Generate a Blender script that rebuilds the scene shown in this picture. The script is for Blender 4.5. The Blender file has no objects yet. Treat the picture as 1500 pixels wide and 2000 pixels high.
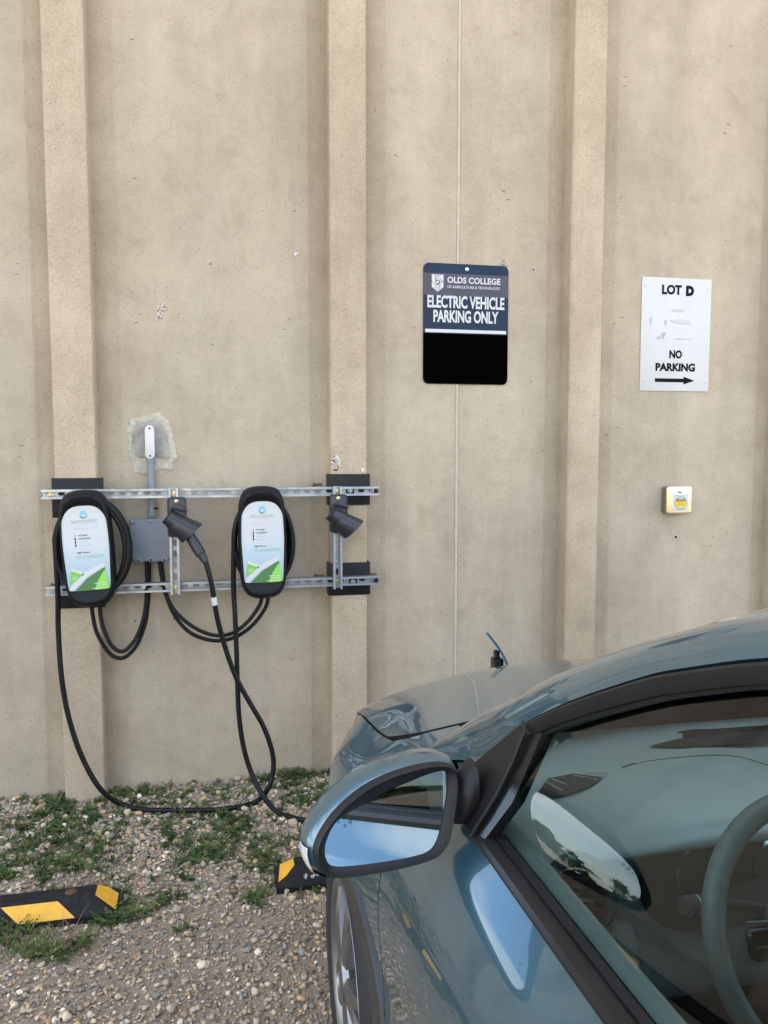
import bpy, bmesh, math, random
import numpy as np
from mathutils import Vector, Matrix
R = math.radians
random.seed(7)
rng = np.random.default_rng(11)
scene = bpy.context.scene
COL = scene.collection

# ------------------------------------------------------------------ camera
F_PX, PSI, TH, CAM_H, CAM_D = 1565.0, R(11.6), R(4.55), 1.6, 3.78
FWD = Vector((math.sin(PSI)*math.cos(TH), math.cos(PSI)*math.cos(TH), -math.sin(TH)))
RGT = Vector((math.cos(PSI), -math.sin(PSI), 0)); UPV = RGT.cross(FWD)
CAM = Vector((0, -CAM_D, CAM_H))
cam = bpy.data.cameras.new("camera"); cam_o = bpy.data.objects.new("camera", cam); COL.objects.link(cam_o)
cam.sensor_fit = 'VERTICAL'; cam.sensor_height = 36.0; cam.lens = F_PX/2000.0*36.0
cam.clip_start = 0.02; cam.clip_end = 2000
M3 = Matrix((RGT, UPV, -FWD)).transposed().to_4x4(); M3.translation = CAM
cam_o.matrix_world = M3
scene.camera = cam_o

# ------------------------------------------------------------------ world, sun, exposure
SUN_EL, SUN_AZ = R(47), R(24)          # the sun stands behind the building, a little to the right
world = bpy.data.worlds.new("World"); scene.world = world; world.use_nodes = True
wn = world.node_tree; wn.nodes.clear()
def wnode(t): return wn.nodes.new(t)
sky = wnode('ShaderNodeTexSky'); sky.sky_type = 'NISHITA'; sky.sun_disc = False
sky.sun_elevation = SUN_EL; sky.sun_rotation = SUN_AZ; sky.dust_density = 1.5
bg = wnode('ShaderNodeBackground'); bg.inputs['Strength'].default_value = 0.13
bgc = wnode('ShaderNodeBackground'); bgc.inputs['Color'].default_value = (1.0, 0.925, 0.82, 1); bgc.inputs['Strength'].default_value = 1.1
tc = wnode('ShaderNodeTexCoord'); mp = wnode('ShaderNodeMapping'); mp.inputs['Scale'].default_value = (1, 1, 2.2)
mp.inputs['Location'].default_value = (1.7, 0.9, 0.45)
nz = wnode('ShaderNodeTexNoise'); nz.inputs['Scale'].default_value = 2.6; nz.inputs['Detail'].default_value = 9; nz.inputs['Roughness'].default_value = 0.58; nz.inputs['Distortion'].default_value = 0.35
rp = wnode('ShaderNodeValToRGB'); rp.color_ramp.elements[0].position = 0.46; rp.color_ramp.elements[1].position = 0.72
mx = wnode('ShaderNodeMixShader'); out = wnode('ShaderNodeOutputWorld')
L = wn.links.new
L(sky.outputs[0], bg.inputs['Color']); L(tc.outputs['Generated'], mp.inputs['Vector']); L(mp.outputs[0], nz.inputs['Vector'])
L(nz.outputs['Fac'], rp.inputs['Fac']); L(rp.outputs['Color'], mx.inputs['Fac']); L(bg.outputs[0], mx.inputs[1]); L(bgc.outputs[0], mx.inputs[2]); L(mx.outputs[0], out.inputs['Surface'])
sun = bpy.data.lights.new("sun", 'SUN'); sun.energy = 3.0; sun.angle = R(0.5); sun.color = (1, 0.95, 0.87)
sun_o = bpy.data.objects.new("sun", sun); COL.objects.link(sun_o)
sd = Vector((math.sin(SUN_AZ)*math.cos(SUN_EL), math.cos(SUN_AZ)*math.cos(SUN_EL), math.sin(SUN_EL)))
sun_o.rotation_euler = (-sd).to_track_quat('-Z', 'Y').to_euler(); sun_o.location = (0, 0, 20)
scene.view_settings.view_transform = 'Standard'; scene.view_settings.look = 'None'
scene.view_settings.exposure = 2.35; scene.view_settings.gamma = 1

# ------------------------------------------------------------------ pixel -> place helper (for measuring the photograph)
def ray(px, py): return RGT*((px-750)/F_PX) - UPV*((py-1000)/F_PX) + FWD
def aty(px, py, y):
    d = ray(px, py); return CAM + d*((y-CAM.y)/d.y)
def atz(px, py, z):
    d = ray(px, py); return CAM + d*((z-CAM.z)/d.z)

# ------------------------------------------------------------------ materials
class NT:
    def __init__(s, name):
        s.m = bpy.data.materials.new(name); s.m.use_nodes = True; s.t = s.m.node_tree
        s.b = s.t.nodes['Principled BSDF']; s.out = s.t.nodes['Material Output']
    def n(s, t, **k):
        o = s.t.nodes.new('ShaderNode'+t)
        for a, v in k.items():
            if a.startswith('i_'): o.inputs[a[2:].replace('_', ' ')].default_value = v
            else: setattr(o, a, v)
        return o
    def l(s, a, b): s.t.links.new(a, b)
    def coord(s, scale=(1, 1, 1), kind='Object'):
        c = s.n('TexCoord'); m = s.n('Mapping'); m.inputs['Scale'].default_value = scale
        s.l(c.outputs[kind], m.inputs['Vector']); return m.outputs[0]
    def noise(s, vec, scale, detail=4, rough=0.55, dist=0.0):
        o = s.n('TexNoise'); o.inputs['Scale'].default_value = scale; o.inputs['Detail'].default_value = detail
        o.inputs['Roughness'].default_value = rough; o.inputs['Distortion'].default_value = dist
        s.l(vec, o.inputs['Vector']); return o.outputs['Fac']
    def ramp(s, fac, stops):
        o = s.n('ValToRGB'); cr = o.color_ramp
        while len(cr.elements) < len(stops): cr.elements.new(0.5)
        for e, (p, c) in zip(cr.elements, stops):
            e.position = p; e.color = (c, c, c, 1) if isinstance(c, (int, float)) else (*c, 1)
        s.l(fac, o.inputs['Fac']); return o.outputs['Color']
    def mix(s, a, b, fac, mode='MIX'):
        o = s.n('Mix'); o.data_type = 'RGBA'; o.blend_type = mode
        for v, k in ((a, 6), (b, 7), (fac, 0)):
            if hasattr(v, 'is_linked'): s.l(v, o.inputs[k])
            elif k == 0: o.inputs[0].default_value = v
            else: o.inputs[k].default_value = (*v, 1)
        return o.outputs[2]
    def bump(s, h, strength=0.3, dist=0.01):
        o = s.n('Bump'); o.inputs['Strength'].default_value = strength; o.inputs['Distance'].default_value = dist
        s.l(h, o.inputs['Height']); s.l(o.outputs[0], s.b.inputs['Normal']); return o
    def set(s, **k):
        for a, v in k.items():
            i = s.b.inputs[a.replace('_', ' ')]
            if hasattr(v, 'is_linked'): s.l(v, i)
            else: i.default_value = (*v, 1) if isinstance(v, tuple) and len(v) == 3 else v
        return s

def plain(name, col, rough=0.5, metal=0.0, var=0.12, scale=30, bump=0.0, **k):
    t = NT(name); v = t.coord(); f = t.noise(v, scale, 4)
    a = tuple(c*(1-var) for c in col); b = tuple(min(1, c*(1+var)) for c in col)
    t.set(Base_Color=t.ramp(f, [(0.3, a), (0.7, b)]), Roughness=rough, Metallic=metal, **k)
    if bump: t.bump(t.noise(v, scale*6, 3), bump, 0.002)
    return t.m

def concrete(name, tone=(1, 1, 1), pits=0.5, coarse=0.5):
    t = NT(name); v = t.coord(); vs = t.coord((1, 1, 0.16))
    big = t.noise(v, 1.5, 6, 0.62, 0.4); st = t.noise(vs, 3.4, 6, 0.6); mid = t.noise(v, 9, 6, 0.65); fine = t.noise(v, 120, 4, 0.7)
    grit = t.noise(v, 420, 2, 0.6)
    d = tuple(a*b for a, b in zip((0.395, 0.320, 0.222), tone)); l_ = tuple(a*b for a, b in zip((0.520, 0.434, 0.316), tone))
    c = t.ramp(big, [(0.28, d), (0.72, l_)])
    c = t.mix(c, t.ramp(st, [(0.3, (0.78, 0.78, 0.79)), (0.7, (1.12, 1.12, 1.13))]), 0.65, 'MULTIPLY')
    c = t.mix(c, t.ramp(mid, [(0.3, (0.90, 0.90, 0.90)), (0.7, (1.08, 1.075, 1.07))]), 0.7, 'MULTIPLY')
    c = t.mix(c, t.ramp(fine, [(0.25, 0.78), (0.5, 1.0), (0.78, 1.2)]), 0.55, 'MULTIPLY')
    c = t.mix(c, t.ramp(grit, [(0.3, 0.72), (0.5, 1.0), (0.7, 1.25)]), coarse, 'MULTIPLY')
    rn = t.noise(t.coord((1, 1, 0.07)), 9, 5, 0.7); msk = t.noise(v, 2.3, 3, 0.5)
    c = t.mix(c, (0.55, 0.51, 0.44), t.mix((0, 0, 0), t.ramp(rn, [(0.56, 0.0), (0.74, 0.42)]), t.ramp(msk, [(0.48, 0.0), (0.66, 1.0)])))
    blot = t.noise(v, 5.5, 8, 0.72, 0.6); c = t.mix(c, t.ramp(blot, [(0.30, (0.86, 0.85, 0.83)), (0.48, 1.0), (0.62, 1.0), (0.78, 1.14)]), 0.8, 'MULTIPLY')
    # sparse dark pits and pale grains of aggregate
    vo = t.n('TexVoronoi'); vo.inputs['Scale'].default_value = 60; vo.inputs['Randomness'].default_value = 1; t.l(v, vo.inputs['Vector'])
    vo2 = t.n('TexVoronoi'); vo2.inputs['Scale'].default_value = 95; t.l(v, vo2.inputs['Vector'])
    pm = t.ramp(vo.outputs['Distance'], [(0.07, 1.0), (0.18, 0.0)])
    sel = t.ramp(t.n('SeparateColor').outputs[0], [(0, 0.0), (1, 0.0)])
    sc = t.n('SeparateColor'); t.l(vo.outputs['Color'], sc.inputs[0]); sel = t.ramp(sc.outputs[0], [(0.80-0.4*pits, 0.0), (0.84-0.4*pits, 1.0)])
    pit = t.mix((0, 0, 0), pm, sel)
    sc2 = t.n('SeparateColor'); t.l(vo2.outputs['Color'], sc2.inputs[0]); sel2 = t.ramp(sc2.outputs[1], [(0.72, 0.0), (0.76, 1.0)])
    pale = t.mix((0, 0, 0), t.ramp(vo2.outputs['Distance'], [(0.10, 1.0), (0.22, 0.0)]), sel2)
    c = t.mix(c, tuple(0.62*x for x in (1, 0.92, 0.78)), t.mix((0, 0, 0), pale, 0.5))
    c = t.mix(c, (0.10, 0.085, 0.07), t.mix((0, 0, 0), pit, 0.75))
    t.set(Base_Color=c, Roughness=0.9)
    t.b.inputs['Specular IOR Level'].default_value = 0.25
    h = t.mix(t.mix(fine, grit, 0.5), pit, 0.3)
    h2 = t.n('Math', operation='SUBTRACT'); t.l(t.mix(fine, grit, 0.5), h2.inputs[0]); t.l(pit, h2.inputs[1])
    t.bump(h2.outputs[0], 0.35, 0.004)
    return t.m

def paint():
    t = NT('teal_car_paint'); v = t.coord()
    fl = t.noise(v, 900, 1)
    t.set(Base_Color=t.ramp(fl, [(0.3, (0.042, 0.112, 0.152)), (0.7, (0.062, 0.150, 0.198))]), Metallic=0.6, Roughness=0.33)
    t.b.inputs['Coat Weight'].default_value = 1.0; dn = t.noise(v, 7, 6, 0.7); t.set(Coat_Roughness=t.ramp(dn, [(0.45, 0.018), (0.75, 0.075)])); t.b.inputs['Coat IOR'].default_value = 1.75
    return t.m

def glassmat(name, tint, refl=1.0):
    t = NT(name); t.t.nodes.remove(t.b)
    tr = t.n('BsdfTransparent'); tr.inputs['Color'].default_value = (*tint, 1)
    gl = t.n('BsdfGlossy'); gl.inputs['Roughness'].default_value = 0.003; gl.inputs['Color'].default_value = (1, 1, 1, 1)
    fr = t.n('Fresnel'); fr.inputs['IOR'].default_value = 1.55
    mu = t.n('Math', operation='MULTIPLY'); mu.inputs[1].default_value = refl; t.l(fr.outputs[0], mu.inputs[0])
    ms = t.n('MixShader'); t.l(mu.outputs[0], ms.inputs[0]); t.l(tr.outputs[0], ms.inputs[1]); t.l(gl.outputs[0], ms.inputs[2])
    t.l(ms.outputs[0], t.out.inputs['Surface']); return t.m

def attrmat(name, rough=0.8, scale=200, trans=0.0):
    t = NT(name); a = t.n('Attribute'); a.attribute_name = 'Col'; v = t.coord()
    f = t.noise(v, scale, 4, 0.65)
    t.set(Base_Color=t.mix(a.outputs['Color'], t.ramp(f, [(0.3, 0.72), (0.7, 1.25)]), 0.8, 'MULTIPLY'), Roughness=rough)
    t.b.inputs['Specular IOR Level'].default_value = 0.3
    if trans:
        tl = t.n('BsdfTranslucent'); t.l(a.outputs['Color'], tl.inputs['Color']); ms = t.n('MixShader'); ms.inputs[0].default_value = trans
        t.l(t.b.outputs[0], ms.inputs[1]); t.l(tl.outputs[0], ms.inputs[2]); t.l(ms.outputs[0], t.out.inputs['Surface'])
    return t.m

def galvanised():
    t = NT('galvanised_steel'); v = t.coord()
    vo = t.n('TexVoronoi'); vo.inputs['Scale'].default_value = 90; t.l(v, vo.inputs['Vector'])
    f = t.noise(v, 14, 5)
    c = t.mix(t.ramp(f, [(0.3, (0.30, 0.32, 0.34)), (0.7, (0.47, 0.49, 0.51))]), vo.outputs['Color'], 0.06)
    t.set(Base_Color=c, Metallic=0.85, Roughness=t.ramp(f, [(0.3, 0.5), (0.7, 0.32)])); return t.m

M = dict(
    panel=concrete('tan_concrete'),
    pil=concrete('exposed_aggregate_concrete', (1.02, 0.975, 0.945), 1.0, 0.95),
    mortar=plain('grey_mortar', (0.34, 0.315, 0.265), 0.9, var=0.25, scale=22, bump=0.5),
    mortar_pale=plain('pale_mortar_rim', (0.47, 0.415, 0.325), 0.9, var=0.22, scale=30, bump=0.5),
    caulk=plain('joint_sealant', (0.50, 0.43, 0.325), 0.7, var=0.1, scale=20),
    dark_hole=plain('dark_hole', (0.02, 0.018, 0.016), 0.9),
    straw=plain('dry_straw_fleck', (0.07, 0.055, 0.035), 0.9),
    chip=attrmat('chipped_plaster', 0.9, 260),
    black_steel=plain('black_painted_steel', (0.012, 0.012, 0.013), 0.42, var=0.2, scale=12, Specular_IOR_Level=0.22),
    galv=galvanised(),
    zinc=plain('yellow_zinc_bolt', (0.62, 0.54, 0.32), 0.3, 0.9, var=0.2, scale=60),
    steelbolt=plain('steel_bolt', (0.5, 0.5, 0.5), 0.35, 0.9, var=0.2, scale=60),
    rubber=plain('black_cable_rubber', (0.008, 0.008, 0.009), 0.45, var=0.2, scale=20, Specular_IOR_Level=0.22),
    shell=plain('black_charger_plastic', (0.008, 0.008, 0.009), 0.50, var=0.15, scale=25, bump=0.25, Specular_IOR_Level=0.22),
    holster=plain('charcoal_moulded_plastic', (0.022, 0.022, 0.025), 0.36, var=0.12, scale=30, bump=0.15, Specular_IOR_Level=0.5),
    gmetal=plain('grey_painted_metal', (0.20, 0.215, 0.245), 0.5, var=0.06, scale=14),
    gplastic=plain('grey_pvc', (0.21, 0.225, 0.26), 0.45, var=0.06, scale=14),
    white=plain('white_enamel', (0.60, 0.585, 0.555), 0.35, var=0.02, scale=10),
    signwhite=plain('white_sign_face', (0.57, 0.555, 0.53), 0.45, var=0.03, scale=7),
    navy=plain('navy_sign_film', (0.010, 0.023, 0.048), 0.4, var=0.05, scale=10, Specular_IOR_Level=0.22),
    mauve=plain('grey_violet_sign_film', (0.080, 0.072, 0.098), 0.45, var=0.05, scale=10, Specular_IOR_Level=0.22),
    blackfilm=plain('black_sign_film', (0.001, 0.001, 0.001), 1.0, var=0.05, Specular_IOR_Level=0.0),
    ink=plain('black_lettering', (0.006, 0.006, 0.007), 0.7, var=0.05, Specular_IOR_Level=0.12),
    greyink=plain('grey_lettering', (0.30, 0.30, 0.32), 0.5, var=0.05),
    paleink=plain('pale_grey_lettering', (0.50, 0.50, 0.54), 0.5, var=0.05),
    faint=plain('faint_old_lettering', (0.52, 0.505, 0.50), 0.5, var=0.03),
    mintink=plain('mint_green_lettering', (0.24, 0.50, 0.38), 0.5, var=0.05),
    green=plain('bright_green_print', (0.17, 0.50, 0.035), 0.4, var=0.06, scale=15),
    dgreen=plain('dark_green_print', (0.07, 0.18, 0.055), 0.4, var=0.06, scale=15),
    lgreen=plain('light_green_print', (0.24, 0.60, 0.07), 0.4, var=0.06, scale=15),
    skyprint=plain('sky_blue_print', (0.22, 0.50, 0.72), 0.4, var=0.1, scale=40),
    led=plain('orange_print', (0.75, 0.28, 0.12), 0.4, var=0.1),
    tape=plain('white_tape', (0.58, 0.58, 0.58), 0.5, var=0.04),
    yellow=plain('yellow_reflective', (0.78, 0.40, 0.03), 0.45, var=0.10, scale=25),
    stopper=plain('black_recycled_rubber', (0.017, 0.017, 0.017), 0.75, var=0.45, scale=45, bump=0.5, Specular_IOR_Level=0.22),
    rust=plain('rusty_bolt', (0.10, 0.045, 0.025), 0.85, var=0.3, scale=60),
    scuff=plain('pale_scuff', (0.30, 0.30, 0.29), 0.8, var=0.3, scale=60),
    brass=plain('champagne_metal', (0.78, 0.62, 0.42), 0.24, 0.9, var=0.06, scale=10),
    boxside=plain('bronze_box_side', (0.20, 0.17, 0.13), 0.5, 0.3, var=0.1),
    sticker=plain('white_sticker', (0.56, 0.55, 0.57), 0.4, var=0.03),
    caution=plain('yellow_sticker', (0.85, 0.60, 0.02), 0.4, var=0.03),
    brown=plain('brown_print', (0.10, 0.05, 0.02), 0.4, var=0.03),
    paint=paint(),
    trim=plain('black_door_trim', (0.009, 0.0085, 0.009), 0.5, var=0.3, scale=9, bump=0.1, Specular_IOR_Level=0.38),
    gloss_black=plain('gloss_black_plastic', (0.010, 0.010, 0.011), 0.18, var=0.1),
    under=plain('dark_body_gap', (0.006, 0.006, 0.007), 0.8),
    arch_reflection=plain('dark_grey_arch_reflection', (0.040, 0.037, 0.034), 0.5, var=0.15, scale=14),  # painted-in reflection: dark grey imitates gravel mirrored in the body-colour arch lip
    tyre=plain('tyre_rubber', (0.020, 0.020, 0.021), 0.72, var=0.2, scale=30),
    alloy=plain('silver_alloy', (0.27, 0.27, 0.275), 0.34, 0.9, var=0.06, scale=12),
    alloy_dark=plain('dark_alloy', (0.05, 0.05, 0.052), 0.4, 0.6, var=0.1),
    mirror=plain('mirror_glass', (0.82, 0.90, 0.95), 0.004, 1.0, var=0.0),
    glass=glassmat('tinted_side_glass', (0.62, 0.77, 0.74), 0.8),
    wglass=glassmat('windscreen_glass', (0.76, 0.85, 0.83), 1.0),
    seam=plain('grey_seam', (0.20, 0.215, 0.21), 0.7, var=0.05), dash=plain('pale_grey_dashboard', (0.52, 0.56, 0.545), 0.65, var=0.06, scale=12, bump=0.2),
    dashdark=plain('dark_dashboard', (0.035, 0.036, 0.036), 0.6, var=0.1, scale=12),
    vent_reflection=plain('blue_grey_mirror_reflection', (0.045, 0.075, 0.095), 0.4, var=0.08),  # colour of the door mirror's reflection, painted onto the vent ring
    seat=plain('grey_seat_cloth', (0.13, 0.135, 0.135), 0.85, var=0.15, scale=60, bump=0.3),
    headliner=plain('headliner_cloth', (0.30, 0.30, 0.28), 0.9, var=0.06),
    chrome=plain('satin_chrome', (0.62, 0.64, 0.65), 0.18, 1.0, var=0.03),
    leather=plain('grey_leather_rim', (0.13, 0.145, 0.145), 0.45, var=0.1, scale=50, bump=0.2),
    lens=plain('clear_indicator_lens', (0.72, 0.72, 0.72), 0.12, 0.3, var=0.15, scale=140),
    amber=plain('amber_reflector', (0.75, 0.20, 0.02), 0.25, var=0.1),
    stone=attrmat('pebbles', 0.78, 160), leaf=attrmat('weed_leaves', 0.6, 90, 0.3), dry=attrmat('dry_grass', 0.8, 90, 0.25),
)

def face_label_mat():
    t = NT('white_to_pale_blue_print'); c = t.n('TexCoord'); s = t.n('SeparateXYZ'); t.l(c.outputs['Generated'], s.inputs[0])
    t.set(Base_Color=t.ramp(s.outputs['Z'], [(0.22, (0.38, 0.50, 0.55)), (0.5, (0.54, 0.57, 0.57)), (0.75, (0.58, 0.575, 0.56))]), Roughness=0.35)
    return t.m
M['label'] = face_label_mat()

def ground_mat():
    t = NT('sandy_gravel'); v = t.coord()
    big = t.noise(v, 1.3, 5, 0.6); f = t.noise(v, 60, 5, 0.7); g = t.noise(v, 300, 3, 0.7)
    c = t.ramp(big, [(0.35, (0.26, 0.195, 0.125)), (0.65, (0.38, 0.295, 0.20))])  # base darkened to imitate shaded crevices between the stones
    c = t.mix(c, t.ramp(f, [(0.3, 0.62), (0.7, 1.25)]), 0.8, 'MULTIPLY')
    vo = t.n('TexVoronoi'); vo.inputs['Scale'].default_value = 130; t.l(v, vo.inputs['Vector'])
    hs = t.n('HueSaturation'); hs.inputs['Saturation'].default_value = 0.06; hs.inputs['Value'].default_value = 0.6; t.l(vo.outputs['Color'], hs.inputs['Color'])
    c = t.mix(c, hs.outputs[0], 0.14)
    c = t.mix(c, t.ramp(g, [(0.3, 0.7), (0.7, 1.3)]), 0.7, 'MULTIPLY')
    t.set(Base_Color=c, Roughness=0.95); t.b.inputs['Specular IOR Level'].default_value = 0.2
    b = t.mix(g, vo.outputs['Distance'], 0.5); t.bump(b, 0.8, 0.006); return t.m
M['ground'] = ground_mat()

# ------------------------------------------------------------------ mesh helpers
class MB:
    def __init__(s): s.v = []; s.f = []
    def add(s, vs, fs):
        o = len(s.v); s.v += [tuple(p) for p in vs]; s.f += [tuple(i+o for i in f) for f in fs]; return s
    def grid(s, rows, close_u=False, close_v=False, flip=False):
        n, m = len(rows), len(rows[0]); o = len(s.v)
        for r in rows: s.v += [tuple(p) for p in r]
        for i in range(n if close_u else n-1):
            for j in range(m if close_v else m-1):
                a, b, c, d = o+i*m+j, o+i*m+(j+1) % m, o+((i+1) % n)*m+(j+1) % m, o+((i+1) % n)*m+j
                s.f.append((a, d, c, b) if flip else (a, b, c, d))
        return s
    def box(s, lo, hi, bev=0.0):
        lo, hi = Vector(lo), Vector(hi)
        bm = bmesh.new(); bmesh.ops.create_cube(bm, size=1)
        for v in bm.verts: v.co = Vector(((lo[i]+hi[i])/2 + v.co[i]*(hi[i]-lo[i]) for i in range(3)))
        if bev: bmesh.ops.bevel(bm, geom=bm.edges[:], offset=bev, segments=2, affect='EDGES', profile=0.6)
        bm.verts.index_update(); s.add([v.co for v in bm.verts], [[v.index for v in f.verts] for f in bm.faces]); bm.free(); return s
    def prism(s, pts, y0, y1, bev=0.0, seg=2):
        """outline in (x,z), extruded from y0 (back) to y1 (front), front edge bevelled"""
        n = len(pts); rings = [[(x, y0, z) for x, z in pts]]
        sg = 1 if y1 > y0 else -1
        if bev:
            for k in range(seg+1):
                a = math.pi/2*k/seg; ins = inset(pts, bev*(1-math.cos(a)))
                rings.append([(x, y1-sg*bev*(1-math.sin(a)), z) for x, z in ins])
        else: rings.append([(x, y1, z) for x, z in pts])
        o = len(s.v); s.grid(rings, close_v=True)
        s.f.append(tuple(range(o+n-1, o-1, -1))); s.f.append(tuple(range(o+(len(rings)-1)*n, o+len(rings)*n))); return s
    def tube(s, pts, r, seg=10, closed=False, cap=True):
        pts = [Vector(p) for p in pts]; n = len(pts); rr = r if callable(r) else (lambda i: r)
        T = []
        for i in range(n):
            a = pts[(i-1) % n if closed else max(i-1, 0)]; b = pts[(i+1) % n if closed else min(i+1, n-1)]; T.append((b-a).normalized())
        u = T[0].orthogonal().normalized(); rows = []
        for i in range(n):
            u = (u - T[i]*u.dot(T[i])).normalized(); w = T[i].cross(u)
            rows.append([pts[i] + (u*math.cos(2*math.pi*k/seg) + w*math.sin(2*math.pi*k/seg))*rr(i) for k in range(seg)])
        o = len(s.v); s.grid(rows, close_u=closed, close_v=True)
        if cap and not closed:
            s.f.append(tuple(range(o+seg-1, o-1, -1))); s.f.append(tuple(range(o+(n-1)*seg, o+n*seg)))
        return s
    def lathe(s, prof, origin, axis, seg=32, cap=True):
        """prof: (radius, along) pairs"""
        ax = Vector(axis).normalized(); u = ax.orthogonal().normalized(); w = ax.cross(u); O = Vector(origin)
        rows = [[O + ax*h + (u*math.cos(2*math.pi*k/seg)+w*math.sin(2*math.pi*k/seg))*r for k in range(seg)] for r, h in prof]
        o = len(s.v); s.grid(rows, close_v=True)
        if cap:
            s.f.append(tuple(range(o+seg-1, o-1, -1))); s.f.append(tuple(range(o+(len(rows)-1)*seg, o+len(rows)*seg)))
        return s
    def poly(s, pts): o = len(s.v); s.v += [tuple(p) for p in pts]; s.f.append(tuple(range(o, o+len(pts)))); return s
    def build(s, name, mat, parent=None, smooth=True, angle=38, fix=True):
        me = bpy.data.meshes.new(name); me.from_pydata(s.v, [], s.f)
        if fix:
            bm = bmesh.new(); bm.from_mesh(me); bmesh.ops.recalc_face_normals(bm, faces=bm.faces[:]); bm.to_mesh(me); bm.free()
        if smooth:
            me.polygons.foreach_set('use_smooth', [True]*len(me.polygons)); me.set_sharp_from_angle(angle=R(angle))
        me.materials.append(M[mat] if isinstance(mat, str) else mat); me.update()
        o = bpy.data.objects.new(name, me); COL.objects.link(o)
        if parent: o.parent = parent
        return o

def inset(pts, d):
    if d == 0: return list(pts)
    n = len(pts); out_ = []
    area = sum(pts[i][0]*pts[(i+1) % n][1]-pts[(i+1) % n][0]*pts[i][1] for i in range(n)); sg = 1 if area > 0 else -1
    for i in range(n):
        p0, p1, p2 = pts[i-1], pts[i], pts[(i+1) % n]
        def nrm(a, b):
            dx, dz = b[0]-a[0], b[1]-a[1]; l = math.hypot(dx, dz) or 1e-9; return (-dz/l*sg, dx/l*sg)
        n1, n2 = nrm(p0, p1), nrm(p1, p2); bx, bz = n1[0]+n2[0], n1[1]+n2[1]; l = math.hypot(bx, bz) or 1e-9
        c = max(0.4, (n1[0]*bx+n1[1]*bz)/l); out_.append((p1[0]+bx/l*d/c, p1[1]+bz/l*d/c))
    return out_
def rrect(x0, z0, x1, z1, r, seg=5):
    out_ = []
    for cx, cz, a0 in ((x1-r, z1-r, 0), (x0+r, z1-r, 90), (x0+r, z0+r, 180), (x1-r, z0+r, 270)):
        for k in range(seg+1):
            a = R(a0+90*k/seg); out_.append((cx+r*math.cos(a), cz+r*math.sin(a)))
    return out_
def circ(cx, cz, r, n=20, rz=None): return [(cx+r*math.cos(2*math.pi*k/n), cz+(rz or r)*math.sin(2*math.pi*k/n)) for k in range(n)]
def clip(sub, con):
    """subject polygon clipped to a convex outline, both in (x,z)"""
    area = sum(con[i][0]*con[(i+1) % len(con)][1]-con[(i+1) % len(con)][0]*con[i][1] for i in range(len(con)))
    if area < 0: con = con[::-1]
    for i in range(len(con)):
        a, b = con[i], con[(i+1) % len(con)]; res = []
        side = lambda p: (b[0]-a[0])*(p[1]-a[1])-(b[1]-a[1])*(p[0]-a[0])
        for j in range(len(sub)):
            p, q = sub[j], sub[(j+1) % len(sub)]; sp, sq = side(p), side(q)
            if sp >= 0: res.append(p)
            if sp*sq < 0:
                t_ = sp/(sp-sq); res.append((p[0]+(q[0]-p[0])*t_, p[1]+(q[1]-p[1])*t_))
        sub = res
        if not sub: return []
    return sub
def spline(pts, n=12, closed=False):
    pts = [Vector(p) for p in pts]; m = len(pts); out_ = []
    for i in range(m if closed else m-1):
        p1, p2 = pts[i], pts[(i+1) % m]
        p0 = pts[i-1] if (closed or i > 0) else p1*2-p2
        p3 = pts[(i+2) % m] if (closed or i+2 < m) else p2*2-p1
        for k in range(n):
            t_ = k/n
            out_.append(0.5*((2*p1)+(p2-p0)*t_+(2*p0-5*p1+4*p2-p3)*t_*t_+(3*p1-p0-3*p2+p3)*t_**3))
    if not closed: out_.append(pts[-1])
    return out_
def resample(pts, step):
    pts = [Vector(p) for p in pts]; d = [0]
    for a, b in zip(pts, pts[1:]): d.append(d[-1]+(b-a).length)
    n = max(2, int(d[-1]/step)); out_ = []; j = 0
    for k in range(n+1):
        s_ = d[-1]*k/n
        while j < len(d)-2 and d[j+1] < s_: j += 1
        t_ = (s_-d[j])/max(1e-9, d[j+1]-d[j]); out_.append(pts[j].lerp(pts[j+1], t_))
    return out_

def thing(name, label, cat, loc=(0, 0, 0), group=None):
    o = bpy.data.objects.new(name, None); COL.objects.link(o); o.empty_display_size = 0.05
    o.location = loc; o['label'] = label; o['category'] = cat
    if group: o['group'] = group
    return o
def tag(o, label, cat, group=None):
    o['label'] = label; o['category'] = cat
    if group: o['group'] = group
    return o

def text_mesh(name, txt, mat, parent, x, z, w, h, y, bold=0.0, align='L', spacing=1.0, shear=0.0):
    """flat lettering facing -y, fitted into a w x h box whose left (or centre) is x and whose base is z"""
    cu = bpy.data.curves.new(name, 'FONT'); cu.body = txt; cu.size = 1; cu.offset = bold; cu.space_character = spacing; cu.shear = shear
    cu.resolution_u = 3
    ob = bpy.data.objects.new(name, cu); COL.objects.link(ob)
    dg = bpy.context.evaluated_depsgraph_get(); me = bpy.data.meshes.new_from_object(ob.evaluated_get(dg))
    COL.objects.unlink(ob); bpy.data.objects.remove(ob)
    co = np.empty(len(me.vertices)*3, np.float32); me.vertices.foreach_get('co', co); co = co.reshape(-1, 3)
    lo, hi = co.min(0), co.max(0); sx = w/(hi[0]-lo[0]); sz = h/(hi[1]-lo[1])
    X = (co[:, 0]-lo[0])*sx + x - (w/2 if align == 'C' else 0); Z = (co[:, 1]-lo[1])*sz + z
    me.vertices.foreach_set('co', np.stack([X, np.full_like(X, y), Z], 1).astype(np.float32).ravel()); me.materials.clear(); me.materials.append(M[mat]); me.update(); me.name = name
    o = bpy.data.objects.new(name, me); COL.objects.link(o); o.parent = parent; return o
def flat(name, mat, parent, polys, y):
    b = MB()
    for p in polys:
        if len(p) > 2: b.poly([(x, y, z) for x, z in p])
    return b.build(name, mat, parent, smooth=False)
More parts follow.
